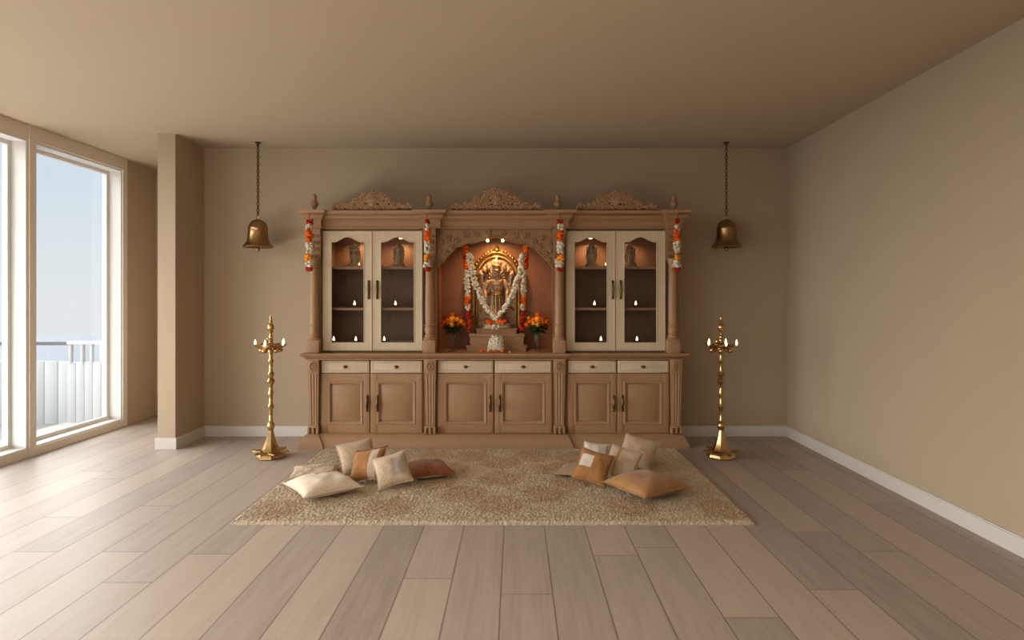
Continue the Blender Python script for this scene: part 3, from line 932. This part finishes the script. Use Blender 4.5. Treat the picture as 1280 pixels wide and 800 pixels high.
# bouquets in stemmed glass vases
BQ = [(567.5, -1), (673, 1)]
for (bx, sd) in BQ:
    y = 5.81; x = X(bx + (-1.5 if sd < 0 else -1), y); side = 'left' if sd < 0 else 'right'
    vz = 0.8495
    prof = [(0.0, 0.0), (0.042, 0.0), (0.042, 0.006), (0.012, 0.014), (0.008, 0.03), (0.008, 0.058), (0.018, 0.068), (0.030, 0.085), (0.034, 0.11), (0.032, 0.15), (0.030, 0.15), (0.031, 0.11), (0.027, 0.088), (0.0, 0.074)]
    gm = NT('vase_glass_' + side) if 'vase' not in M else None
    if gm:
        gm.set(Roughness=0.05, IOR=1.3, Alpha=0.3); gm.color(gm.mix(gm.noise(8, 2, .5, gm.coords()), srgb(96, 80, 70), srgb(130, 112, 100))); M['vase'] = gm.m
    tag(MB().lathe(x, y, prof, 24, vz).build('glass_vase', M['vase']), 'stemmed clear glass vase under the bouquet %s of the pedestal' % side, 'vase', 'glass vases in the niche')
    t = thing('flower_bouquet', 'round bouquet of orange marigolds with green leaves, %s of the pedestal' % side, 'flowers', (x, y, vz + 0.15), 'bouquets in the niche')
    rg = random.Random(31 + sd)
    m = MB()
    for i in range(230):
        a = rg.uniform(0, 2 * PI); q = math.sqrt(rg.random()); zz = vz + 0.172 + rg.uniform(0, 0.095)
        rr = q * (0.05 + 0.034 * min(1, (zz - vz - 0.17) / 0.05))
        c0 = Vector((x + rr * math.cos(a), y + rr * 0.75 * math.sin(a), zz))
        d = Vector((math.cos(a) * .8, math.sin(a) * .8 - .2, rg.uniform(-.6, .6))).normalized(); w = d.cross(Vector((0, 0, 1))).normalized() * 0.013
        e = c0 + d * rg.uniform(.028, .044); mid = (c0 + e) / 2 + Vector((0, 0, .006))
        m.add([c0, mid + w, e, mid - w], [(0, 1, 2, 3)])
    for i in range(6):
        a = i * PI / 3; m.tube([(x + .009 * math.cos(a), y + .009 * math.sin(a), vz + .085), (x + .012 * math.cos(a), y + .012 * math.sin(a), vz + .165), (x + .05 * math.cos(a), y + .04 * math.sin(a), vz + .25)], 0.003, 5)
    m.build('foliage', M['leaf'], t)
    spots = [(-.105, .246, .026, 'orange'), (-.075, .27, .027, 'orange'), (-.04, .292, .026, 'orange'), (-.038, .262, .027, 'yellow' if sd > 0 else 'orange'), (0, .30, .027, 'yellow'), (0, .255, .027, 'yellow'), (.002, .338, .024, 'orange'), (.042, .292, .028, 'yellow' if sd < 0 else 'orange'), (.048, .258, .026, 'orange'), (.08, .275, .027, 'yellow'), (.108, .25, .026, 'orange'), (-.085, .305, .022, 'yellow' if sd > 0 else 'red'), (.08, .308, .022, 'orange')]
    for (dx, dz, r, c) in spots:
        m = MB(); yy = y - 0.055 + abs(dx) * 0.5 + (0.03 if dz > .3 else 0)
        m.ell((x + dx * 0.92, yy, vz + dz), (r, r * .8, r * .88), 14, 9, 0.13, rg)
        m.ell((x + dx * 0.92, yy - r * .5, vz + dz), (r * .55, r * .4, r * .5), 10, 7, 0.15, rg)
        m.build('blossom', M[c], t)

# ------------------------------------------------------------------ figurines in the glass cases
FG = [(443, 'small silver deity figurine behind the first glass door from the left'), (498, 'small silver deity figurine behind the second glass door from the left'),
      (740, 'small silver deity figurine behind the third glass door from the left'), (788, 'small silver deity figurine behind the far right glass door')]
f0 = None
for (fx, lab) in FG:
    y = 5.87; x = X(fx, y)
    if f0 is None:
        f0 = thing('figurine', lab, 'figurine', (x, y, ZS1 + 0.0015), 'silver figurines in the glass cases')
        MB().lathe(x, y, [(0.068, 0), (0.068, 0.012), (0.055, 0.02), (0.058, 0.03), (0.05, 0.036)], 24, ZS1 + 0.0015, 0.62).build('figurine_base', M['silver'], f0)
        b = figure(MB(), x, y, ZS1 + 0.034, 0.215).build('figure', M['silver'], f0); remesh(b, 0.0035, 1)
        m = MB().ell((x, y + 0.022, ZS1 + 0.115), (0.05, 0.01, 0.098), 22, 14)
        for i in range(18):
            a = 2 * PI * i / 18
            m.ell((x + 0.05 * math.cos(a), y + 0.02, ZS1 + 0.115 + 0.098 * math.sin(a)), 0.0085, 8, 5)
        m.build('halo', M['silver'], f0)
    else:
        g = copy_tree(f0); g.location.x = x; g['label'] = lab

# oil lamps on the shelves
LP = [(443.5, ZS2 + .001, 5.80, 'lit clay oil lamp on the middle shelf behind the first glass door from the left'), (494.5, ZS2 + .001, 5.80, 'lit clay oil lamp on the middle shelf behind the second glass door from the left'),
      (743, ZS2 + .001, 5.80, 'lit clay oil lamp on the middle shelf behind the third glass door from the left'), (794.5, ZS2 + .001, 5.80, 'lit clay oil lamp on the middle shelf behind the far right glass door'),
      (417.5, .9255, 5.82, 'lit clay oil lamp at the bottom left corner behind the first glass door'), (445, .9255, 5.82, 'lit clay oil lamp at the bottom right behind the first glass door'),
      (480.5, .9255, 5.82, 'lit clay oil lamp at the bottom behind the second glass door from the left'), (751, .9255, 5.82, 'lit clay oil lamp at the bottom behind the third glass door from the left'),
      (796, .9255, 5.82, 'lit clay oil lamp at the bottom behind the far right glass door')]
l0 = None
for (lx, lz, ly, lab) in LP:
    x = X(lx, ly)
    if l0 is None:
        l0 = thing('oil_lamp', lab, 'oil lamp', (x, ly, lz), 'clay oil lamps on the cabinet shelves')
        m = MB().lathe(x, ly, [(0.0, 0.0), (0.016, 0.0), (0.026, 0.012), (0.03, 0.024), (0.026, 0.024), (0.02, 0.016), (0.0, 0.012)], 18, lz)
        m.ell((x, ly - 0.028, lz + 0.02), (0.008, 0.012, 0.006), 8, 5); m.build('bowl', M['clay'], l0)
        MB().lathe(x, ly - 0.008, [(0.004, 0.012), (0.009, 0.024), (0.0105, 0.034), (0.006, 0.05), (0.0, 0.066)], 12, lz).build('flame', M['flame'], l0)
    else:
        g = copy_tree(l0); g.location = (x, ly, lz); g['label'] = lab
for (fx, lab) in ((449, 'tiny lit tealight at the right foot of the far left figurine'), (757, 'tiny lit tealight at the right foot of the figurine behind the third glass door')):
    x = X(fx, 5.80); t = thing('tealight', lab, 'candle', (x, 5.80, ZS1 + 0.001), 'tealights beside figurines')
    MB().lathe(x, 5.80, [(0.013, 0), (0.014, 0.014), (0.012, 0.014), (0.0, 0.012)], 14, ZS1).build('cup', M['silver'], t)
    MB().lathe(x, 5.80, [(0.003, 0.012), (0.006, 0.02), (0.004, 0.03), (0.0, 0.04)], 10, ZS1).build('flame', M['flame'], t)

# ------------------------------------------------------------------ hanging bells
YBL = 5.88
b0 = None
for (bx, lab) in ((322.5, 'bronze temple bell on a long chain, hanging left of the cabinet'), (908, 'bronze temple bell on a long chain, hanging right of the cabinet')):
    x = X(bx, YBL)
    zr = Z(309, YBL)
    if b0 is None:
        b0 = thing('hanging_bell', lab, 'bell', (x, YBL, zr - 0.05), 'bells hanging beside the cabinet')
        prof = [(0.0, 0.262), (0.02, 0.26), (0.055, 0.245), (0.078, 0.215), (0.086, 0.19), (0.088, 0.185), (0.092, 0.18), (0.088, 0.174), (0.089, 0.12), (0.096, 0.07), (0.108, 0.04), (0.128, 0.018), (0.138, 0.006), (0.139, 0.0), (0.13, -0.004), (0.118, 0.006), (0.098, 0.04), (0.084, 0.09), (0.078, 0.18), (0.05, 0.235), (0.0, 0.25)]
        MB().lathe(x, YBL, prof, 36, zr).build('bell_dome', M['bronze'], b0)
        m = MB().tube([(x, YBL, zr + 0.25), (x, YBL, zr + 0.02)], 0.005, 8); m.ell((x, YBL, zr - 0.016), (0.02, 0.02, 0.022), 14, 10); m.build('clapper', M['bronze'], b0)
        m = MB().tube([(x + 0.02 * math.cos(a * PI / 8), YBL, zr + 0.278 + 0.022 * math.sin(a * PI / 8)) for a in range(16)], 0.006, 8, True)
        m.build('ring', M['bronze'], b0)
        m = MB(); zz = zr + 0.295; k = 0
        while zz < CE - 0.035:
            pts = []
            for a in range(12):
                t = 2 * PI * a / 12; w = 0.0105 * math.cos(t); h = 0.0205 * math.sin(t)
                pts.append((x + (w if k % 2 else 0), YBL + (0 if k % 2 else w), zz + 0.018 + h))
            m.tube(pts, 0.0042, 6, True); zz += 0.031; k += 1
        m.build('chain', M['chain'], b0)
        MB().lathe(x, YBL, [(0.0, -0.03), (0.008, -0.03), (0.01, -0.012), (0.03, -0.006), (0.03, 0.0)], 16, CE).build('ceiling_hook', M['chain'], b0)
    else:
        g = copy_tree(b0); g.location.x = x; g['label'] = lab

# ------------------------------------------------------------------ tall brass oil lamps
YS = 5.29
s0 = None
for (sx, lab) in ((338.5, 'tall ornate brass oil lamp stand with lit wicks, left of the cabinet'), (901.5, 'tall ornate brass oil lamp stand with lit wicks, right of the cabinet')):
    x = X(sx, YS)
    if s0 is None:
        s0 = thing('oil_lamp_stand', lab, 'lamp stand', (x, YS, 0), 'brass lamp stands beside the cabinet')
        m = MB().lathe(x, YS, [(0.116, 0.0), (0.121, 0.010), (0.116, 0.034), (0.104, 0.048), (0.084, 0.056), (0.074, 0.068), (0.062, 0.09), (0.048, 0.122), (0.036, 0.16), (0.026, 0.2), (0.019, 0.232)], 8, 0, 1, PI / 8)
        for i in range(6):     # petal feet round the foot
            a = i * PI / 3
            c, s = math.cos(a), math.sin(a); nx, ny = -s, c
            vs = []
            for (q, w, z) in ((0.07, 0.034, 0.058), (0.125, 0.022, 0.062), (0.157, 0.004, 0.060)):
                vs += [(x + q * c - w * nx, YS + q * s - w * ny, z), (x + q * c + w * nx, YS + q * s + w * ny, z), (x + q * c + w * nx, YS + q * s + w * ny, z - 0.014), (x + q * c - w * nx, YS + q * s - w * ny, z - 0.014)]
            fs = []
            for k in range(2):
                for i2 in range(4):
                    j2 = (i2 + 1) % 4; fs.append((4 * k + i2, 4 * k + j2, 4 * k + 4 + j2, 4 * k + 4 + i2))
            fs += [(0, 1, 2, 3), (11, 10, 9, 8)]
            m.add(vs, fs)
        m.build('base', M['brass'], s0, True, 30)
        st = [(0.022, 0.228), (0.030, 0.238), (0.036, 0.252), (0.040, 0.268), (0.034, 0.288), (0.020, 0.300), (0.024, 0.312), (0.018, 0.325), (0.020, 0.40), (0.030, 0.42), (0.034, 0.432), (0.026, 0.446), (0.019, 0.458), (0.021, 0.52), (0.030, 0.545), (0.022, 0.565), (0.019, 0.60), (0.036, 0.630), (0.042, 0.642), (0.030, 0.662), (0.020, 0.672), (0.034, 0.692), (0.036, 0.704), (0.022, 0.722), (0.018, 0.74), (0.02, 0.79), (0.030, 0.812), (0.022, 0.83), (0.018, 0.845), (0.02, 0.87), (0.028, 0.89), (0.03, 0.91)]
        MB().lathe(x, YS, [(r * 0.8, z) for r, z in st], 20).build('stem', M['brass'], s0)
        # star shaped oil tray
        m = MB(); vs = []; N = 40
        prof = [(0.028, 0.905, 0), (0.075, 0.915, 0.1), (0.085, 0.935, 0.28), (0.085, 0.95, 0.42), (0.08, 0.952, 0.42), (0.078, 0.938, 0.3), (0.02, 0.93, 0)]
        for (r, z, sp) in prof:
            for i in range(N):
                a = 2 * PI * i / N + PI / 10
                pk = max(0.0, math.cos(2.5 * a)) ** 2 if False else (0.5 + 0.5 * math.cos(5 * a)) ** 2
                q = r * (1 + sp * 1.5 * pk)
                vs.append((x + q * math.cos(a), YS + q * math.sin(a), z + 0.012 * sp * pk))
        fs = []
        for k in range(len(prof) - 1):
            for i in range(N):
                j = (i + 1) % N; fs.append((k * N + i, k * N + j, (k + 1) * N + j, (k + 1) * N + i))
        fs.append(tuple((len(prof) - 1) * N + i for i in range(N))); fs.append(tuple(reversed(range(N))))
        m.add(vs, fs)
        for i in range(5):      # drooping lotus petals under the tray
            a = 2 * PI * i / 5 + PI / 5
            m.ell((x + 0.078 * math.cos(a), YS + 0.078 * math.sin(a), 0.902), (0.024, 0.024, 0.02), 10, 6)
        m.build('oil_tray', M['brass'], s0)
        fn = [(0.056, 0.935), (0.058, 0.945), (0.040, 0.958), (0.026, 0.968), (0.024, 0.978), (0.034, 0.986), (0.034, 0.992), (0.020, 1.0), (0.026, 1.012), (0.022, 1.026), (0.014, 1.034), (0.014, 1.044), (0.028, 1.052), (0.030, 1.058), (0.022, 1.066), (0.034, 1.080), (0.040, 1.096), (0.036, 1.112), (0.022, 1.124), (0.016, 1.132), (0.022, 1.140), (0.020, 1.147), (0.012, 1.154), (0.016, 1.168), (0.012, 1.184), (0.005, 1.196), (0.0, 1.207)]
        m = MB().lathe(x, YS, [(r * 0.72, z) for r, z in fn], 16)
        m.ell((x - 0.036, YS, 0.975), (0.014, 0.014, 0.022), 10, 6)
        m.build('finial', M['brass'], s0)
        for i in range(5):
            a = 2 * PI * i / 5 + PI / 10 + (0 if True else 0)
            a = 2 * PI * i / 5 - PI / 10 + PI / 5 * 0
            q = 0.122
            MB().lathe(x + q * math.cos(a), YS + q * math.sin(a), [(0.003, 0.945), (0.007, 0.953), (0.009, 0.964), (0.007, 0.978), (0.003, 0.990), (0.0, 0.998)], 12).build('flame', M['flame'], s0)
    else:
        g = copy_tree(s0); g.location.x = x; g['label'] = lab

# ------------------------------------------------------------------ rug
RX0, RX1, RY0, RY1 = -1.69, 1.425, 3.71, 5.535
def rug():
    nx, ny = 330, 190
    rg = random.Random(2)
    vs = []; fs = []; pat = []
    circ = []
    for (a, b_) in ((626, 635), (487, 637), (791, 638), (580, 621), (681, 621), (626, 602), (545, 606), (715, 606), (628, 581), (560, 589), (697, 589), (545, 574), (715, 574), (590, 573), (668, 573), (350, 640), (905, 640), (430, 600), (830, 604), (800, 580), (450, 580)):
        Y = F * CZ / (b_ - VY); circ.append((X(a, Y), Y))
    for j in range(ny + 1):
        for i in range(nx + 1):
            x = RX0 + (RX1 - RX0) * i / nx; y = RY0 + (RY1 - RY0) * j / ny
            e = min(i, nx - i, j, ny - j)
            z = 0.020 + 0.0035 * rg.uniform(-1, 1)
            if e == 0: z = 0.001
            elif e == 1: z = 0.014
            vs.append((x + rg.uniform(-.003, .003), y + rg.uniform(-.003, .003), z))
            p = 0.0
            for (cx, cy) in circ:
                d = math.hypot((x - cx), (y - cy) * 0.9)
                n = noise.noise(Vector((x * 9, y * 9, 0))) * 0.035
                p = max(p, min(1, max(0, (0.185 + n - d) / 0.05)))
            pat.append(p)
    for j in range(ny):
        for i in range(nx):
            a = j * (nx + 1) + i; fs.append((a, a + 1, a + nx + 2, a + nx + 1))
    m = MB(); m.v = vs; m.f = fs
    o = m.build('area_rug', None, None, False, origin=(-0.13, 4.62, 0))
    at = o.data.attributes.new('medallion', 'FLOAT', 'POINT')
    at.data.foreach_set('value', pat)
    t = NT('woven_rug')
    co = t.coords()
    n1 = t.noise(120, 3, 0.6, co); n2 = t.noise(14, 4, 0.65, co)
    a = t.n('ShaderNodeAttribute', attribute_name='medallion').outputs['Fac']
    f = t.math('ADD', t.math('MULTIPLY', n1, 0.72), t.math('MULTIPLY', n2, 0.38))
    light = t.ramp(f, [(0.36, srgb(154, 137, 114)), (0.56, srgb(184, 167, 142)), (0.75, srgb(206, 191, 167))])
    darkc = t.ramp(f, [(0.36, srgb(138, 113, 88)), (0.56, srgb(166, 141, 112)), (0.75, srgb(190, 166, 136))])
    t.color(t.mix(t.math('MULTIPLY', a, 0.75), light, darkc))
    t.set(Roughness=0.95, Specular_IOR_Level=0.1)
    t.bump(n1, 0.5, 0.008)
    o.data.materials.append(t.m)
    return tag(o, 'beige shag rug with faint darker round medallions before the cabinet', 'rug')
rug()

# ------------------------------------------------------------------ cushions
def cushion_mat(name, base, kind=None, accent=None, speck=0.3):
    t = NT(name)
    co = t.coords()
    n1 = t.noise(70, 3, 0.6, co); n2 = t.noise(9, 4, 0.6, co)
    f = t.math('ADD', t.math('MULTIPLY', n1, 0.6), t.math('MULTIPLY', n2, 0.4))
    c = srgb(*base); d = tuple(v * (1 - speck) for v in c[:3]) + (1,); l = tuple(min(1, v * (1 + speck * .4)) for v in c[:3]) + (1,)
    col = t.ramp(f, [(0.35, d), (0.5, c), (0.68, l)])
    s = t.n('ShaderNodeSeparateXYZ'); t.link(co, s.inputs[0])
    x, y, z = s.outputs
    def band(v, lo, hi): return t.math('MULTIPLY', t.math('GREATER_THAN', v, lo), t.math('LESS_THAN', v, hi))
    msk = None
    if kind == 'patch': x0, x1, y0, y1 = accent[1]; msk = t.math('MULTIPLY', t.math('MULTIPLY', band(x, x0, x1), band(y, y0, y1)), t.math('GREATER_THAN', z, 0.0))
    if kind == 'stripe': x0, x1 = accent[1]; msk = band(x, x0, x1)
    if kind == 'under': msk = t.math('LESS_THAN', z, accent[1])
    if kind == 'speckle': msk = t.math('GREATER_THAN', t.noise(26, 3, .6, co), 0.52)
    if kind == 'streak':
        w = t.n('ShaderNodeTexWave', wave_type='BANDS', bands_direction='Y'); w.inputs['Scale'].default_value = 14; w.inputs['Distortion'].default_value = 3; t.link(co, w.inputs[0])
        msk = t.math('MULTIPLY', w.outputs['Fac'], 0.6)
    if msk is not None:
        ac = srgb(*accent[0]); ad = tuple(v * .82 for v in ac[:3]) + (1,)
        col = t.mix(msk, col, t.mix(n1, ad, ac))
    t.color(col)
    t.set(Roughness=0.8, Specular_IOR_Level=0.2, Sheen_Weight=0.15)
    t.bump(n1, 0.35, 0.004)
    return t.m


def cushion(name, label, size, thick, mat, yaw, pos, lean=None, roll=0.0, seed=1, group='cushions on the rug', sag=0.0, zoff=0.0, aspect=1.0):
    n = 26; rg = random.Random(seed)
    vs = []; fs = []
    def P(i, j, top):
        u = -1 + 2 * i / n; v = -1 + 2 * j / n
        a = max(0.0, (1 - abs(u) ** 2.6)) * max(0.0, (1 - abs(v) ** 2.6))
        h = thick / 2 * a ** 0.55
        px = size / 2 * u * (1 - 0.085 * (1 - v * v)); py = size * aspect / 2 * v * (1 - 0.085 * (1 - u * u))
        w = noise.noise(Vector((u * 2.2 + seed * 3, v * 2.2, seed))) * 0.09 * thick * a
        return (px, py, (h + w) * (1 if top else -(1 - sag)))
    idx = {}
    for top in (1, 0):
        for j in range(n + 1):
            for i in range(n + 1):
                edge = i in (0, n) or j in (0, n)
                if edge and not top: idx[(i, j, 0)] = idx[(i, j, 1)]; continue
                idx[(i, j, top)] = len(vs); vs.append(P(i, j, top))
    for j in range(n):
        for i in range(n):
            q = [(i, j), (i + 1, j), (i + 1, j + 1), (i, j + 1)]
            fs.append(tuple(idx[(a, b_, 1)] for a, b_ in q)); fs.append(tuple(idx[(a, b_, 0)] for a, b_ in reversed(q)))
    m = MB(); m.add(vs, fs)
    # piping seam all round
    R = Matrix.Rotation(yaw, 3, 'Z')
    if lean is not None: R = R @ Matrix.Rotation(math.radians(90) - lean, 3, 'X')
    R = R @ Matrix.Rotation(roll, 3, 'Z')
    o = m.build(name, mat, None, True, 80, origin=(0, 0, 0))
    zmin = min((R @ Vector(v)).z for v in vs)
    o.rotation_euler = R.to_euler()
    o.location = (pos[0], pos[1], 0.0285 - zmin + zoff)
    o['_w'] = [0, 0, 0]
    tag(o, label, 'cushion', group)
    ring = [P(i, 0, 1) for i in range(n)] + [P(n, j, 1) for j in range(n)] + [P(n - i, n, 1) for i in range(n)] + [P(0, n - j, 1) for j in range(n)]
    pp_ = MB().tube(ring, 0.0042, 6, True)
    p = pp_.build('piping', mat, None, True, 80, origin=(0, 0, 0)); p.parent = o; p.location = (0, 0, 0)
    return o, ring


R_ = math.radians
def px2(xp, yp, z=0.0):
    Y = F * (CZ - z) / (yp - VY); return X(xp, Y), Y
cm = cushion_mat
cushion('cushion', 'large cream cushion with a tan patch lying flat at the front left', .40, .14, cm('cream_cushion', (214, 196, 172), 'patch', ((180, 140, 100), (-.03, .11, .03, .17)), .2), R_(38), (-1.30, 4.25), seed=1, sag=.3)
cushion('cushion', 'thin tan and white mottled cushion lying flat behind the cream one', .34, .06, cm('mottled_cushion', (172, 144, 112), 'speckle', ((206, 186, 158), 0), .2), R_(12), (-1.50, 4.70), seed=2, sag=.4)
cushion('cushion', 'beige square cushion standing at the back of the left pile', .28, .09, cm('beige_cushion', (178, 154, 126), None, None, .22), R_(18), (-1.21, 4.82), R_(50), R_(10), seed=3)
o, ring = cushion('cushion', 'brown cushion with white stripe and fringed top leaning in the left pile', .255, .10, cm('brown_striped_cushion', (146, 98, 54), 'stripe', ((186, 166, 142), (.03, .085)), .3), R_(-24), (-1.062, 4.52), R_(44), R_(16), seed=4)
fm = MB(); rg = random.Random(4)
for i in range(52, 78):
    p = Vector(ring[i]); fm.ell((p.x, p.y + .006, p.z), (.006, .011, .007), 7, 5, .2, rg)
fo = fm.build('fringe', cm('brown_fringe', (140, 92, 52)), None, True, 80, origin=(0, 0, 0)); fo.parent = o; fo.location = (0, 0, 0)
cushion('cushion', 'pale beige cushion with greyish patch leaning at the right of the left pile', .24, .09, cm('oat_cushion', (188, 166, 138), 'patch', ((168, 152, 136), (.0, .09, -.06, .07)), .24), R_(8), (-.862, 4.40), R_(40), R_(15), seed=5)
cushion('cushion', 'rust brown cushion with white underside lying flat right of the left pile', .34, .125, cm('rust_cushion', (128, 74, 40), 'under', ((204, 188, 164), -.010), .45), R_(20), (-.655, 4.66), seed=6, sag=.35)
cushion('cushion', 'golden brown cushion with a white square leaning in the right pile', .245, .10, cm('gold_square_cushion', (154, 106, 60), 'patch', ((204, 190, 172), (-.095, -.005, -.03, .065)), .35), R_(-14), (.555, 4.47), R_(40), R_(-14), seed=7)
cushion('cushion', 'beige cushion with a thin golden stripe standing in the right pile', .25, .09, cm('gold_stripe_cushion', (180, 158, 130), 'stripe', ((170, 130, 76), (-.05, -.025)), .2), R_(-24), (.785, 4.60), R_(42), R_(-10), seed=8)
cushion('cushion', 'beige cushion standing at the back of the right pile', .28, .09, cm('sand_cushion', (176, 154, 128), None, None, .2), R_(-16), (.955, 4.90), R_(48), R_(-14), seed=9)
cushion('cushion', 'large golden brown satin cushion lying flat at the front right', .42, .15, cm('golden_cushion', (156, 112, 66), 'streak', ((172, 128, 80), 0), .25), R_(32), (.885, 4.235), seed=10, sag=.3)
cushion('cushion', 'white cushion peeking out behind the golden brown one with the square', .20, .08, cm('white_cushion', (200, 188, 172), None, None, .15), R_(-10), (.63, 4.95), R_(42), R_(-6), seed=11)
cushion('cushion', 'flat beige cushion with brown border lying left of the right pile', .28, .055, cm('bordered_cushion', (160, 132, 102), 'under', ((190, 168, 142), -.010), .25), R_(-20), (.46, 4.72), seed=12, sag=.4)

# ------------------------------------------------------------------ light
w = bpy.data.worlds.new('sky'); bpy.context.scene.world = w; w.use_nodes = True
nt = w.node_tree; bg = nt.nodes['Background']
tc = nt.nodes.new('ShaderNodeTexCoord'); sp = nt.nodes.new('ShaderNodeSeparateXYZ'); rp = nt.nodes.new('ShaderNodeValToRGB')
nt.links.new(tc.outputs['Generated'], sp.inputs[0]); nt.links.new(sp.outputs[2], rp.inputs[0]); nt.links.new(rp.outputs[0], bg.inputs[0])
el = rp.color_ramp.elements
el[0].position = 0.0; el[0].color = srgb(226, 232, 234)
el[1].position = 0.6; el[1].color = srgb(160, 194, 226)
e = el.new(0.28); e.color = srgb(200, 219, 236)
bg.inputs[1].default_value = 1.08


def lamp_obj(name, typ, loc, energy, color, rot=None, **kw):
    d = bpy.data.lights.new(name, typ); d.energy = energy; d.color = color
    for k, v in kw.items(): setattr(d, k, v)
    o = bpy.data.objects.new(name, d); o.location = loc; C.objects.link(o)
    if rot is not None: o.rotation_euler = rot
    return o


def aim(frm, to): return (Vector(to) - Vector(frm)).to_track_quat('-Z', 'Y').to_euler()


lamp_obj('sky_light', 'SUN', (-9, 0, 6), 14.8, (1.0, 0.985, 0.95), aim((-9, 4.4, 2.4), (0, 4, 0.6)), angle=R_(120))
lamp_obj('window_uplight', 'AREA', (-2.7, 1.0, 0.12), 32, (1.0, 0.98, 0.93), aim((-2.7, 1.0, 0.12), (-1.2, 3.6, 2.8)), shape='RECTANGLE', size=2.4, size_y=1.2)  # added fill, out of view, lifts the left ceiling and upper right wall
lamp_obj('terrace_floodlight', 'AREA', (-4.68, 3.55, 0.2), 95, (1.0, 0.985, 0.94), aim((-4.68, 3.55, 0.2), (-2.6, 3.9, 2.8)), shape='RECTANGLE', size=3.6, size_y=0.5)  # unseen fill added outside the windows to brighten ceiling and upper walls
lamp_obj('ceiling_light', 'AREA', (-0.8, 0.6, CE - 0.02), 50, (1.0, 0.94, 0.84), (0, 0, 0), shape='RECTANGLE', size=3.2, size_y=2.4)  # soft front fill added overhead out of view, not a real fixture
lamp_obj('floor_uplight', 'AREA', (-1.4, -0.6, 0.1), 40, (1.0, 0.97, 0.9), (PI, 0, 0), shape='RECTANGLE', size=3.0, size_y=1.6)  # fill added behind the camera, shining up to brighten the ceiling
for xx in (443, 498, 740, 788):
    lamp_obj('case_light', 'SPOT', (X(xx, 5.84), 5.955, ZU1 - 0.085), 5.0, (1.0, 0.62, 0.28), aim((0, 5.95, 2), (0, 5.98, 1)), spot_size=R_(165), spot_blend=0.8, shadow_soft_size=0.008)
lamp_obj('niche_light', 'SPOT', (nc, 5.84, ZU1 - 0.07), 16, (1.0, 0.60, 0.28), aim((0, 5.84, 1.9), (0, 6.0, 1.2)), spot_size=R_(150), spot_blend=0.9, shadow_soft_size=0.02)

# ------------------------------------------------------------------ camera
cd = bpy.data.cameras.new('camera'); cam = bpy.data.objects.new('camera', cd); C.objects.link(cam)
cam.location = (0, 0, CZ); cam.rotation_euler = (PI / 2, 0, 0)
cd.sensor_width = 36; cd.lens = 36 * F / 1280
cd.shift_x = -4 / 1280; cd.shift_y = -28 / 1280
cd.clip_end = 1000
bpy.context.scene.camera = cam
for o in bpy.data.objects:
    if '_w' in o: del o['_w']
vs_ = bpy.context.scene.view_settings
vs_.view_transform = 'Standard'; vs_.look = 'None'; vs_.exposure = 0.0
bpy.context.scene.cycles.max_bounces = 10
bpy.context.scene.cycles.diffuse_bounces = 6
bpy.context.scene.cycles.caustics_reflective = False
bpy.context.scene.cycles.sample_clamp_indirect = 4.0
